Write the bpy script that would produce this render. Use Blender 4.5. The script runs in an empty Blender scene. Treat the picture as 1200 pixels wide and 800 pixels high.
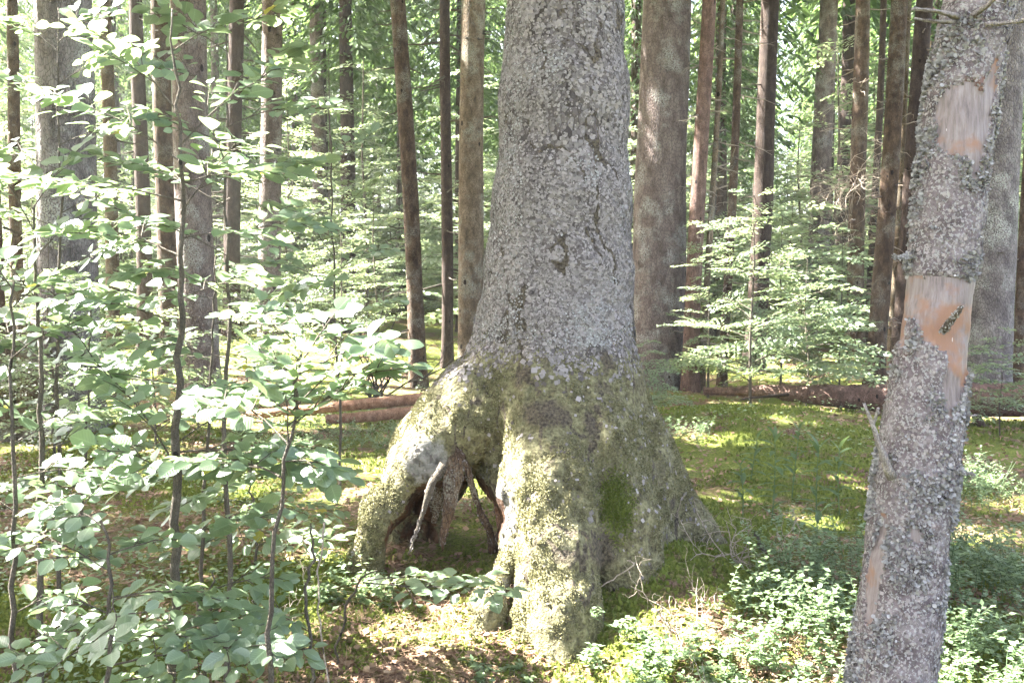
import bpy, math, time
import numpy as np
T0 = time.time()
S = bpy.context.scene
COL = S.collection
R = math.radians

# ---------------------------------------------------------------- camera
F_PX, PITCH, CAM = 1178.0, R(3.0), np.array([0.0, 0.0, 1.6])
cam = bpy.data.objects.new('camera', bpy.data.cameras.new('camera'))
COL.objects.link(cam)
cam.location = CAM
cam.rotation_euler = (math.pi / 2 - PITCH, 0, 0)
cam.data.sensor_width = 36
cam.data.lens = 36 * F_PX / 1200
cam.data.clip_start, cam.data.clip_end = 0.05, 2000
S.camera = cam
# ---------------------------------------------------------------- light
SUN = np.array([-0.58, 0.19, 0.79]); SUN /= np.linalg.norm(SUN)
sun = bpy.data.objects.new('sun', bpy.data.lights.new('sun', 'SUN'))
COL.objects.link(sun)
sun.data.energy, sun.data.angle, sun.data.color = 5.0, R(0.5), (1.0, 0.975, 0.93)
from mathutils import Vector, Matrix
sun.rotation_euler = Vector(SUN).to_track_quat('Z', 'Y').to_euler()
W = bpy.data.worlds.new('World'); S.world = W; W.use_nodes = True
nt = W.node_tree; nt.nodes.clear()
sky = nt.nodes.new('ShaderNodeTexSky'); sky.sky_type = 'NISHITA'; sky.sun_disc = False
sky.sun_elevation = math.asin(SUN[2]); sky.sun_rotation = math.atan2(SUN[0], SUN[1])
sky.dust_density = 5.0; sky.air_density = 0.4; sky.ozone_density = 0.5
bg = nt.nodes.new('ShaderNodeBackground'); bg.inputs[1].default_value = 0.10
wo = nt.nodes.new('ShaderNodeOutputWorld')
nt.links.new(sky.outputs[0], bg.inputs[0]); nt.links.new(bg.outputs[0], wo.inputs[0])
S.view_settings.view_transform = 'Standard'; S.view_settings.look = 'None'
S.view_settings.gamma = 1; S.view_settings.exposure = 4.4
S.cycles.use_denoising = True
S.cycles.max_bounces = 7; S.cycles.diffuse_bounces = 4; S.cycles.transmission_bounces = 4
S.cycles.glossy_bounces = 2; S.cycles.transparent_max_bounces = 4
S.cycles.caustics_reflective = False; S.cycles.caustics_refractive = False
S.cycles.sample_clamp_indirect = 6

# ---------------------------------------------------------------- maths helpers
rng = np.random.default_rng(7)
cp, sp = math.cos(PITCH), math.sin(PITCH)
FW, UP = np.array([0, cp, -sp]), np.array([0, sp, cp])

def P(px, py, d):                                   # photograph pixel and distance -> place
    return CAM + d * (FW + (px - 600) / F_PX * np.array([1., 0, 0]) + (400 - py) / F_PX * UP)

def hashn(i, j, k, seed):
    h = (i * 374761393 + j * 668265263 + k * 2147483647 * 0 + k * 1274126177 + seed * 974634777) & 0xffffffff
    h = ((h ^ (h >> 13)) * 1274126177) & 0xffffffff
    return ((h ^ (h >> 16)) & 0xffff) / 65535.0

def vnoise(p, seed=0):
    p = np.asarray(p, np.float64)
    i = np.floor(p).astype(np.int64); f = p - i; f = f * f * (3 - 2 * f)
    out = 0
    for a in (0, 1):
        for b in (0, 1):
            for c in (0, 1):
                w = (f[..., 0] if a else 1 - f[..., 0]) * (f[..., 1] if b else 1 - f[..., 1]) * (f[..., 2] if c else 1 - f[..., 2])
                out = out + w * hashn(i[..., 0] + a, i[..., 1] + b, i[..., 2] + c, seed)
    return out * 2 - 1

def fbm(p, sc, octv=3, seed=0, stretch=(1, 1, 1)):
    p = np.asarray(p) * np.array(stretch) * sc; out = 0; a = 1; t = 0
    for o in range(octv):
        out = out + a * vnoise(p * 2 ** o, seed + o); t += a; a *= .5
    return out / t

def ground_z(x, y):
    x = np.asarray(x, float); y = np.asarray(y, float)
    z = 0.10 * np.exp(-((x - .5) ** 2 + (y - 6) ** 2) / 2.0)
    z = z - 0.18 * np.clip(5.3 - y, 0, 1.7)
    z = z - 0.07 * np.exp(-((x - .27) ** 2 / .08 + (y - 4.72) ** 2 / .12)) - 0.16 * np.exp(-((x + .36) ** 2 / .07 + (y - 5.45) ** 2 / .35)) + 0.14 * np.exp(-((x - .82) ** 2 / .22 + (y - 5.25) ** 2 / .4)) + 0.27 * np.exp(-((x - 2.7) ** 2 / 3.2 + (y - 10.2) ** 2 / 3.0))
    z = z + 0.030 * np.clip(y - 9, 0, 20) + 0.06 * np.clip(y - 26, 0, 120)
    z = z + 0.5 * np.exp(-((x + 4.5) ** 2 / 12 + (y - 18.5) ** 2 / 12))
    q = np.stack([x, y, 0 * x], -1)
    far = 1 + np.clip(y - 12, 0, 30) / 10
    return z + 0.05 * fbm(q, 0.9, 3, 11) + 0.05 * far * fbm(q, 0.22, 2, 21)

def on_ground(px, d):
    x = (px - 600) / F_PX * d; y = d * cp
    return np.array([x, y, float(ground_z(x, y))])

def unit(v):
    v = np.asarray(v, float)
    return v / np.maximum(np.linalg.norm(v, axis=-1, keepdims=True), 1e-9)

def frames(d, n):                                   # columns: side, along, normal
    d = unit(d); s = unit(np.cross(d, n)); n2 = np.cross(s, d)
    return np.stack([s, d, n2], -1)

# ---------------------------------------------------------------- mesh helpers
def mesh(name, V, faces, mats, attrs=None, smooth=False, midx=None):
    me = bpy.data.meshes.new(name)
    V = np.asarray(V, np.float32)
    if not isinstance(faces, list): faces = [faces]
    faces = [np.asarray(f, np.int32) for f in faces if len(f)]
    me.vertices.add(len(V)); me.vertices.foreach_set('co', V.ravel())
    nl = sum(f.size for f in faces); npoly = sum(len(f) for f in faces)
    me.loops.add(nl); me.polygons.add(npoly)
    me.loops.foreach_set('vertex_index', np.concatenate([f.ravel() for f in faces]))
    tot = np.concatenate([np.full(len(f), f.shape[1], np.int32) for f in faces])
    st = np.concatenate([[0], np.cumsum(tot)[:-1]]).astype(np.int32)
    me.polygons.foreach_set('loop_start', st)
    if smooth: me.polygons.foreach_set('use_smooth', np.ones(npoly, bool))
    for m in (mats if isinstance(mats, (list, tuple)) else [mats]): me.materials.append(m)
    if midx is not None: me.polygons.foreach_set('material_index', np.asarray(midx, np.int32))
    for k, v in (attrs or {}).items():
        v = np.asarray(v, np.float32)
        if v.ndim == 2:
            a = me.attributes.new(k, 'FLOAT_VECTOR', 'POINT'); a.data.foreach_set('vector', v.ravel())
        else:
            a = me.attributes.new(k, 'FLOAT', 'POINT'); a.data.foreach_set('value', v.ravel())
    me.update(calc_edges=True)
    return me

def link(name, me, parent=None, loc=None, **props):
    o = bpy.data.objects.new(name, me); COL.objects.link(o)
    if parent is not None: o.parent = parent
    if loc is not None: o.location = loc
    for k, v in props.items():
        if v: o[k] = v
    return o

def thing(name, label, cat, loc=(0, 0, 0), rz=0, group=None):
    o = bpy.data.objects.new(name, None); COL.objects.link(o)
    o.empty_display_size = .1; o.location = loc; o.rotation_euler = (0, 0, rz)
    o['label'] = label; o['category'] = cat
    if group: o['group'] = group
    return o

def copy_thing(src, loc, rz, sc, label, group):
    r = src.copy(); COL.objects.link(r)
    r.location = loc; r.rotation_euler = (0, 0, rz); r.scale = (sc, sc, sc)
    r['label'] = label
    if group: r['group'] = group
    elif 'group' in r: del r['group']
    for ch in src.children:
        c = ch.copy(); COL.objects.link(c); c.parent = r
    return r

def tube(pts, rad, n=8, cap=True):
    pts = np.asarray(pts, float); rad = np.asarray(rad, float); m = len(pts)
    t = unit(np.gradient(pts, axis=0))
    ref = np.array([0, 0, 1.]) if abs(t[:, 2]).mean() < .8 else np.array([1., 0, 0])
    s = unit(np.cross(t, ref)); b = np.cross(s, t)
    a = np.linspace(0, 2 * np.pi, n, endpoint=False)
    V = pts[:, None] + rad[:, None, None] * (np.cos(a)[None, :, None] * s[:, None] + np.sin(a)[None, :, None] * b[:, None])
    V = V.reshape(-1, 3)
    i = np.arange(m - 1)[:, None] * n; j = np.arange(n)[None]; k = (j + 1) % n
    Fq = np.stack([i + j, i + k, i + n + k, i + n + j], -1).reshape(-1, 4)
    if not cap: return V, [Fq]
    V = np.vstack([V, pts[0], pts[-1]])
    c0, c1 = len(V) - 2, len(V) - 1; jj = np.arange(n); kk = (jj + 1) % n
    Ft = np.vstack([np.stack([jj, np.full(n, c0), kk], -1), np.stack([(m - 1) * n + jj, (m - 1) * n + kk, np.full(n, c1)], -1)])
    return V, [Fq, Ft]

def join(parts):                                    # [(V, [quads, tris])]
    Vs, Q, Tt, o = [], [], [], 0
    for V, Fs in parts:
        Vs.append(V)
        for f in Fs:
            (Q if f.shape[1] == 4 else Tt).append(f + o)
        o += len(V)
    out = []
    if Q: out.append(np.vstack(Q))
    if Tt: out.append(np.vstack(Tt))
    return np.vstack(Vs), out

def scatter(tv, tf, pos, M, size, lc=None, extra=None):
    """copies of a small template joined in one mesh; tv (k,3), tf list of faces; M (n,3,3); size (n,) or (n,3)"""
    pos = np.asarray(pos); n = len(pos); size = np.asarray(size, float)
    if size.ndim == 1: size = size[:, None]
    L = tv[None] * size[:, None, :]
    V = np.einsum('nij,nkj->nki', M, L) + pos[:, None]
    k = len(tv); off = (np.arange(n) * k)
    Fs = [(np.asarray(f)[None] + off[:, None, None]).reshape(-1, np.asarray(f).shape[1]) for f in tf]
    at = {'var': np.repeat(rng.random(n), k)}
    if lc is not None: at['lc'] = np.tile(lc, (n, 1))
    if extra is not None:
        for kk, vv in extra.items(): at[kk] = np.repeat(vv, k)
    return V.reshape(-1, 3), Fs, at

# ---------------------------------------------------------------- materials
class NB:
    def __init__(s, name):
        s.m = bpy.data.materials.new(name); s.m.use_nodes = True; s.t = s.m.node_tree; s.t.nodes.clear()
        s.out = s.t.nodes.new('ShaderNodeOutputMaterial')
    def n(s, typ, **kw):
        x = s.t.nodes.new(typ)
        for k, v in kw.items(): setattr(x, k, v)
        return x
    def l(s, a, b): s.t.links.new(a, b)
    def coord(s, scale=(1, 1, 1), kind='Object'):
        c = s.n('ShaderNodeTexCoord'); m = s.n('ShaderNodeMapping'); m.inputs['Scale'].default_value = scale
        s.l(c.outputs[kind], m.inputs[0]); return m.outputs[0]
    def noise(s, co, scale, detail=4, rough=.6):
        x = s.n('ShaderNodeTexNoise'); x.inputs['Scale'].default_value = scale; x.inputs['Detail'].default_value = detail
        x.inputs['Roughness'].default_value = rough
        if co is not None: s.l(co, x.inputs['Vector'])
        return x.outputs['Fac']
    def voro(s, co, scale, feature='F1', out='Distance'):
        x = s.n('ShaderNodeTexVoronoi', feature=feature); x.inputs['Scale'].default_value = scale
        if co is not None: s.l(co, x.inputs['Vector'])
        return x.outputs[out]
    def ramp(s, fac, stops):
        x = s.n('ShaderNodeValToRGB'); e = x.color_ramp.elements
        while len(e) < len(stops): e.new(.5)
        for q, (p, c) in zip(e, stops): q.position = p; q.color = (*c, 1) if len(c) == 3 else c
        s.l(fac, x.inputs[0]); return x.outputs[0]
    def mix(s, fac, a, b, mode='MIX'):
        x = s.n('ShaderNodeMix', data_type='RGBA', blend_type=mode)
        for v, i in ((fac, 0), (a, 6), (b, 7)):
            if isinstance(v, (int, float)): x.inputs[i].default_value = v
            elif isinstance(v, tuple): x.inputs[i].default_value = (*v, 1)
            else: s.l(v, x.inputs[i])
        return x.outputs[2]
    def math(s, op, a, b=0.0, clamp=False):
        x = s.n('ShaderNodeMath', operation=op, use_clamp=clamp)
        for v, i in ((a, 0), (b, 1)):
            if isinstance(v, (int, float)): x.inputs[i].default_value = v
            else: s.l(v, x.inputs[i])
        return x.outputs[0]
    def attr(s, name, out='Fac'):
        x = s.n('ShaderNodeAttribute'); x.attribute_name = name; return x.outputs[out]
    def bump(s, h, strength=.6, dist=.02, prev=None):
        x = s.n('ShaderNodeBump'); x.inputs['Strength'].default_value = strength; x.inputs['Distance'].default_value = dist
        s.l(h, x.inputs['Height'])
        if prev is not None: s.l(prev, x.inputs['Normal'])
        return x.outputs[0]
    def done(s, color, rough=.85, normal=None, spec=.3, trans=None, tcol=None, sheen=0):
        b = s.n('ShaderNodeBsdfPrincipled'); b.inputs['Roughness'].default_value = rough
        b.inputs['Specular IOR Level'].default_value = spec
        if isinstance(color, tuple): b.inputs['Base Color'].default_value = (*color, 1)
        else: s.l(color, b.inputs['Base Color'])
        if normal is not None: s.l(normal, b.inputs['Normal'])
        o = b.outputs[0]
        if trans:
            tr = s.n('ShaderNodeBsdfTranslucent'); mx = s.n('ShaderNodeMixShader'); mx.inputs[0].default_value = trans
            c = tcol if tcol is not None else color
            if isinstance(c, tuple): tr.inputs[0].default_value = (*c, 1)
            else: s.l(c, tr.inputs[0])
            s.l(o, mx.inputs[1]); s.l(tr.outputs[0], mx.inputs[2]); o = mx.outputs[0]
        s.l(o, s.out.inputs[0]); return s.m

def leaf_mat(name, dark, light, tcol, trans=.42, rough=.38, veins=True, spec=.5):
    b = NB(name)
    oi = b.n('ShaderNodeObjectInfo')
    v = b.math('FRACT', b.math('ADD', b.attr('var'), oi.outputs['Random']))
    col = b.mix(v, dark, light)
    tc = b.mix(v, tuple(c * .75 for c in tcol), tcol)
    nrm = None
    if veins:
        lc = b.attr('lc', 'Vector'); sx = b.n('ShaderNodeSeparateXYZ'); b.l(lc, sx.inputs[0])
        ax = b.math('ABSOLUTE', sx.outputs[0])
        q = b.math('SUBTRACT', sx.outputs[1], b.math('MULTIPLY', ax, .75))
        w = b.math('ABSOLUTE', b.math('SUBTRACT', b.math('FRACT', b.math('MULTIPLY', q, 8.0)), .5))
        vein = b.math('LESS_THAN', w, .07)
        mid = b.math('LESS_THAN', ax, .02)
        vv = b.math('MAXIMUM', b.math('MULTIPLY', vein, .45), mid)
        col = b.mix(b.math('MULTIPLY', vv, .5), col, tuple(min(1, c * 2.1 + .02) for c in light))
        tc = b.mix(b.math('MULTIPLY', vv, .35), tc, tuple(c * .5 for c in tcol))
        nrm = b.bump(w, .35, .004)
    return b.done(col, rough, nrm, spec, trans, tc)

M = {}
M['beech'] = leaf_mat('beech_leaf', (.085, .135, .072), (.155, .212, .125), (.29, .375, .17), rough=.36, spec=1.0)
M['beech_yellow'] = leaf_mat('yellow_leaf', (.20, .22, .03), (.30, .26, .05), (.45, .40, .06))
M['far_leaf'] = leaf_mat('far_leaf', (.09, .13, .072), (.165, .21, .125), (.32, .39, .18), veins=False)
M['needles'] = leaf_mat('spruce_needles', (.04, .07, .03), (.08, .12, .045), (.18, .28, .08), trans=.4, rough=.6, veins=False, spec=.3)
M['bilberry'] = leaf_mat('bilberry_leaf', (.11, .165, .08), (.20, .26, .14), (.34, .44, .20), veins=False, rough=.45)
M['herb'] = leaf_mat('herb_leaf', (.06, .105, .045), (.09, .14, .06), (.15, .22, .07), veins=False, rough=.5)
M['litter'] = leaf_mat('litter_leaf', (.13, .075, .045), (.33, .23, .15), (.2, .1, .05), trans=.15, rough=.8, veins=False, spec=.2)
M['moss_green'] = leaf_mat('moss_blade', (.065, .09, .018), (.17, .20, .042), (.19, .22, .05), trans=.3, rough=.8, veins=False, spec=.1)
M['moss_pale'] = leaf_mat('bark_moss', (.09, .085, .042), (.25, .235, .13), (.22, .21, .10), trans=.2, rough=.9, veins=False, spec=.1)
M['lichen'] = leaf_mat('lichen', (.15, .147, .138), (.35, .345, .33), (.3, .3, .27), trans=.1, rough=.9, veins=False, spec=.1)
M['flake'] = leaf_mat('bark_flake', (.075, .063, .057), (.275, .25, .235), (.1, .08, .07), trans=.04, rough=.8, veins=False, spec=.25)

def bark(name, dark, mid, light, scale=1.0, lichen=None, knots=0.0, streak=False):
    b = NB(name)
    co = b.coord((1, 1, .45)); co2 = b.coord((1, 1, 1))
    n1 = b.noise(co, 9 * scale, 6); n2 = b.noise(co2, 2.2 * scale, 4); n3 = b.noise(co2, 60 * scale, 3)
    v = b.voro(co, 34 * scale); v2 = b.voro(co, 34 * scale, 'DISTANCE_TO_EDGE')
    col = b.ramp(n1, [(.30, dark), (.5, mid), (.72, light)])
    col = b.mix(b.math('MULTIPLY', v, .5), col, mid)
    crack = b.math('LESS_THAN', v2, .06)
    col = b.mix(b.math('MULTIPLY', crack, .55), col, tuple(c * .35 for c in dark))
    if lichen:
        f = b.ramp(n2, [(.5, (0, 0, 0)), (.62, (1, 1, 1))])
        f2 = b.math('MULTIPLY', b.math('GREATER_THAN', n3, .5), .75)
        col = b.mix(b.math('MULTIPLY', f, f2), col, lichen)
    kn = b.voro(b.coord((1, 1, .6)), 3.2 * max(1, scale * .8)); col = b.mix(b.math('LESS_THAN', kn, .09), col, tuple(c * .4 for c in dark))
    h = b.math('ADD', b.math('MULTIPLY', b.math('MINIMUM', v2, .25), 2.5), b.math('ADD', n1, b.math('MULTIPLY', n3, .35)))
    return b.done(col, .9, b.bump(h, .9, .018 / scale), .2)

M['bark_grey'] = bark('spruce_bark_grey', (.055, .047, .045), (.15, .13, .124), (.27, .245, .235), 1.0, (.36, .37, .33))
M['bark_pink'] = bark('spruce_bark_pinkish', (.05, .037, .031), (.145, .11, .095), (.25, .205, .18), 1.2, (.32, .32, .29))
M['bark_brown'] = bark('spruce_bark_brown', (.022, .014, .01), (.08, .052, .034), (.17, .12, .08), 1.7, (.22, .21, .17))
M['bark_dark'] = bark('spruce_bark_dark', (.022, .015, .012), (.055, .038, .029), (.10, .073, .058), 2.0)
M['bark_tan'] = bark('spruce_bark_tan', (.045, .032, .021), (.14, .103, .066), (.24, .185, .13), 1.6, (.25, .25, .2))
M['bark_red'] = bark('red_bark', (.09, .045, .025), (.25, .135, .08), (.40, .26, .17), 2.0)
M['bark_log'] = bark('fallen_log_bark', (.045, .03, .025), (.14, .085, .065), (.25, .17, .135), 2.2)
M['twig'] = bark('twig_bark', (.05, .042, .032), (.095, .08, .06), (.15, .13, .10), 4.0)
M['deadwood'] = bark('dead_wood', (.16, .14, .125), (.28, .25, .225), (.42, .39, .36), 4.0)
M['twig_pale'] = bark('pale_dry_twig', (.20, .16, .12), (.34, .28, .22), (.46, .40, .33), 4.0)

def tree_mat():
    b = NB('old_spruce_bark')
    co = b.coord((1, 1, .6)); co2 = b.coord()
    v = b.voro(co, 30); ve = b.voro(co, 30, 'DISTANCE_TO_EDGE'); n1 = b.noise(co2, 5, 5); n3 = b.noise(co2, 70, 3); n2 = b.noise(co2, 22, 4)
    vc = b.voro(co, 30, 'F1', 'Color'); sep = b.n('ShaderNodeSeparateColor'); b.l(vc, sep.inputs[0])
    cb = b.ramp(b.math('ADD', b.math('MULTIPLY', sep.outputs[0], .5), b.math('MULTIPLY', n1, .5)), [(.25, (.055, .046, .042)), (.5, (.12, .104, .096)), (.75, (.22, .20, .188))])
    cb = b.mix(b.math('MULTIPLY', b.math('LESS_THAN', ve, .05), .6), cb, (.05, .04, .036))
    cm = b.ramp(b.math('ADD', b.math('MULTIPLY', n2, .6), b.math('MULTIPLY', n3, .4)), [(.36, (.045, .038, .022)), (.5, (.125, .115, .06)), (.66, (.23, .215, .12))])
    cw = b.ramp(b.noise(b.coord((1, 1, .2)), 18, 5), [(.35, (.022, .012, .008)), (.55, (.08, .042, .023)), (.7, (.16, .09, .05))])
    cg = b.ramp(n2, [(.35, (.07, .065, .055)), (.6, (.22, .21, .185))])
    am, aw, ag = b.attr('moss'), b.attr('wood'), b.attr('grey')
    nm = b.ramp(b.math('ADD', am, b.math('MULTIPLY', b.math('SUBTRACT', n2, .5), .9)), [(.42, (0, 0, 0)), (.58, (1, 1, 1))])
    c = b.mix(nm, cb, cm)
    ng = b.ramp(b.math('ADD', ag, b.math('MULTIPLY', b.math('SUBTRACT', n2, .5), .8)), [(.42, (0, 0, 0)), (.6, (1, 1, 1))])
    c = b.mix(ng, c, cg)
    nw = b.ramp(b.math('ADD', aw, b.math('MULTIPLY', b.math('SUBTRACT', n2, .5), .5)), [(.42, (0, 0, 0)), (.58, (1, 1, 1))])
    c = b.mix(nw, c, cw)
    ns = b.ramp(b.math('ADD', b.attr('scar'), b.math('MULTIPLY', b.math('SUBTRACT', n2, .5), 1.1)), [(.45, (0, 0, 0)), (.75, (1, 1, 1))])
    c = b.mix(ns, c, b.ramp(n3, [(.35, (.03, .024, .017)), (.65, (.11, .09, .062))]))
    h = b.math('ADD', b.math('MULTIPLY', b.math('MINIMUM', ve, .25), b.math('SUBTRACT', 1.8, b.math('MULTIPLY', b.math('MAXIMUM', am, b.attr('scar')), 1.7), True)), b.math('ADD', n2, b.math('MULTIPLY', n3, .7)))
    return b.done(c, .92, b.bump(h, 1.0, .022), .2)
M['tree'] = tree_mat()

def bare_mat():
    b = NB('bare_wood')
    co = b.coord((1, 1, .10)); n = b.noise(co, 95, 5, .7); n2 = b.noise(b.coord(), 7, 4); n3 = b.noise(b.coord((1, 1, .25)), 30, 2)
    c = b.ramp(n, [(.32, (.10, .08, .073)), (.5, (.165, .135, .126)), (.68, (.215, .188, .18))])
    c = b.mix(b.ramp(n2, [(.51, (0, 0, 0)), (.62, (1, 1, 1))]), c, (.20, .11, .068))
    c = b.mix(b.math('MULTIPLY', b.math('GREATER_THAN', n3, .71), .6), c, (.5, .48, .46))
    return b.done(c, .6, b.bump(n, .5, .004), .35)
M['bare'] = bare_mat()

def pine_mat():
    b = NB('lichened_bark')
    co = b.coord(); n1 = b.noise(co, 14, 5); n2 = b.noise(co, 5, 4); n3 = b.noise(co, 110, 3); v = b.voro(b.coord((1, 1, .6)), 40, 'DISTANCE_TO_EDGE')
    c = b.ramp(n1, [(.32, (.055, .043, .042)), (.5, (.12, .098, .098)), (.7, (.195, .17, .168))])
    c = b.mix(b.ramp(n2, [(.66, (0, 0, 0)), (.74, (.7, .7, .7))]), c, (.16, .08, .055))
    c = b.mix(b.math('MULTIPLY', b.math('GREATER_THAN', n3, .55), .5), c, (.36, .37, .34))
    h = b.math('ADD', b.math('MINIMUM', v, .2), b.math('ADD', n1, b.math('MULTIPLY', n3, .5)))
    return b.done(c, .9, b.bump(h, .9, .012), .2)
M['pine'] = pine_mat()

def ground_mat():
    b = NB('forest_floor')
    co = b.coord(); n1 = b.noise(co, .9, 5, .65); n2 = b.noise(co, 7, 5, .7); n3 = b.noise(co, 55, 4, .7); n4 = b.noise(co, 2.3, 4)
    moss = b.ramp(n3, [(.3, (.04, .055, .012)), (.5, (.13, .155, .028)), (.7, (.22, .245, .055))])
    lit = b.ramp(b.math('ADD', b.math('MULTIPLY', n3, .6), b.math('MULTIPLY', n2, .4)), [(.35, (.035, .02, .014)), (.5, (.13, .075, .05)), (.66, (.33, .22, .165))])
    lt = b.attr('litter')
    f = b.math('ADD', b.math('MULTIPLY', n1, .45), b.math('ADD', b.math('MULTIPLY', n4, .35), b.math('MULTIPLY', n2, .25)))
    f = b.math('ADD', f, b.math('MULTIPLY', lt, .08))
    c = b.mix(b.ramp(f, [(.52, (0, 0, 0)), (.59, (1, 1, 1))]), moss, lit)
    h = b.math('ADD', n3, b.math('MULTIPLY', n2, 1.5))
    return b.done(c, .95, b.bump(h, 1.0, .03), .15)
M['ground'] = ground_mat()

# ---------------------------------------------------------------- ground
def litter(x, y):
    return np.exp(-((x + .28) ** 2 / .25 + (y - 4.7) ** 2 / .45)) + .5 * np.exp(-((x + 2.6) ** 2 / 2 + (y - 10) ** 2 / 1.5))
def axis(a, b, near, step, grow):
    out = [near]; s = step
    while out[-1] < b: out.append(out[-1] + s); s *= grow if out[-1] > near + 10 else 1
    lo = [near]; s = step
    while lo[-1] > a: lo.append(lo[-1] - s); s *= grow
    return np.array(lo[:0:-1] + out)
gx = axis(-160, 160, 0, .07, 1.0)
def sym(mx, step, lin, grow):
    o = [0.0]; s = step
    while o[-1] < mx:
        o.append(o[-1] + s)
        if o[-1] > lin: s *= grow
    o = np.array(o); return np.concatenate([-o[:0:-1], o])
gx = sym(300, .06, 4.5, 1.06)
gy = [-300., -150, -60, -25, -10, -4, -1, 1]; s = .06
while gy[-1] < 400:
    gy.append(gy[-1] + s)
    if gy[-1] > 13: s *= 1.05
gy = np.array(gy)
X, Y = np.meshgrid(gx, gy, indexing='ij')
Z = ground_z(X, Y)
near = np.exp(-np.clip(Y - 11, 0, 99) / 5)
Z = Z + .012 * near * fbm(np.stack([X, Y, 0 * X], -1), 7, 2, 31)
nx_, ny_ = X.shape
idx = np.arange(nx_ * ny_).reshape(nx_, ny_)
Fg = np.stack([idx[:-1, :-1], idx[1:, :-1], idx[1:, 1:], idx[:-1, 1:]], -1).reshape(-1, 4)
link('ground', mesh('ground', np.stack([X, Y, Z], -1).reshape(-1, 3), Fg, M['ground'], {'litter': litter(X, Y).reshape(-1)}, smooth=True), kind='structure')

# ---------------------------------------------------------------- surface from a smooth union
E12 = [((0,0,0),(1,0,0)),((0,1,0),(1,1,0)),((0,0,1),(1,0,1)),((0,1,1),(1,1,1)),((0,0,0),(0,1,0)),((1,0,0),(1,1,0)),((0,0,1),(0,1,1)),((1,0,1),(1,1,1)),((0,0,0),(0,0,1)),((1,0,0),(1,0,1)),((0,1,0),(0,1,1)),((1,1,0),(1,1,1))]
def surface_net(D, org, h):
    s = D < 0
    c = sum(s[a:D.shape[0]-1+a, b:D.shape[1]-1+b, e:D.shape[2]-1+e].astype(np.int8) for a in (0,1) for b in (0,1) for e in (0,1))
    act = (c > 0) & (c < 8); ii = np.argwhere(act)
    vid = np.full(act.shape, -1, np.int64); vid[act] = np.arange(len(ii))
    acc = np.zeros((len(ii), 3)); cnt = np.zeros(len(ii))
    for a, b in E12:
        da = D[ii[:,0]+a[0], ii[:,1]+a[1], ii[:,2]+a[2]]; db = D[ii[:,0]+b[0], ii[:,1]+b[1], ii[:,2]+b[2]]
        m = (da < 0) != (db < 0); t = da[m] / (da[m] - db[m])
        acc[m] += np.array(a) + t[:, None] * (np.array(b) - np.array(a)); cnt[m] += 1
    V = (ii + acc / cnt[:, None]) * h + org
    Fs = []
    for ax in range(3):
        o1, o2 = [(1, 2), (2, 0), (0, 1)][ax]
        sl0 = [slice(None)] * 3; sl1 = [slice(None)] * 3; sl0[ax] = slice(0, -1); sl1[ax] = slice(1, None)
        a = s[tuple(sl0)]; b = s[tuple(sl1)]; e = np.argwhere(a != b)
        ok = (e[:, o1] > 0) & (e[:, o2] > 0) & (e[:, o1] < D.shape[o1]-1) & (e[:, o2] < D.shape[o2]-1); e = e[ok]
        inside = s[e[:,0], e[:,1], e[:,2]]
        q = []
        for (u, v) in ((0,0),(1,0),(1,1),(0,1)):
            k = e.copy(); k[:, o1] -= u; k[:, o2] -= v; q.append(vid[k[:,0], k[:,1], k[:,2]])
        q = np.stack(q, -1); q[~inside] = q[~inside][:, ::-1]; Fs.append(q[:, ::-1][:, ::-1])
    return V, np.vstack(Fs)

TC = P(662, 300, 5.9)
CAPS = []
def chain(*pts, k=.12):
    q = [(P(a, b, d), r) for a, b, d, r in pts]
    for (p0, r0), (p1, r1) in zip(q[:-1], q[1:]): CAPS.append((p0, p1, r0, r1, k))
chain((662,-40,5.9,.335),(661,120,5.9,.358),(658,240,5.9,.385),(655,320,5.9,.41),(650,400,5.88,.445),(648,460,5.85,.48),(668,560,5.85,.50),(688,660,5.9,.56), k=.10)
chain((616,428,5.8,.27),(550,484,5.74,.25),(498,536,5.66,.195),(453,602,5.62,.13),(430,655,5.6,.10),(424,720,5.6,.12), k=.09)   # arched root
chain((525,520,6.0,.22),(495,590,6.2,.18),(470,700,6.35,.20), k=.07)                                                                # its rear leg
chain((642,470,5.55,.27),(645,560,5.27,.225),(651,640,5.10,.19),(660,720,4.93,.165),(672,860,4.68,.15), k=.10)                                            # front root
chain((612,560,5.45,.13),(597,650,5.28,.09),(574,715,5.0,.085),(552,775,4.85,.07), k=.05)
chain((620,640,5.15,.09),(615,720,4.95,.07),(604,800,4.75,.06), k=.035)
chain((690,455,5.75,.27),(745,555,5.8,.23),(806,615,5.95,.12),(870,650,6.1,.05), k=.14)                                            # right root
chain((695,520,5.5,.26),(722,610,5.34,.21),(742,690,5.27,.18), k=.10)
h = .0175
lo = np.array([-1.35, 3.85, -.4]); hi = np.array([1.95, 7.0, 3.62])
nn = ((hi - lo) / h).astype(int)
ax = [lo[i] + h * np.arange(nn[i]) for i in range(3)]
D = np.full(nn, 1.0, np.float32)
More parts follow.
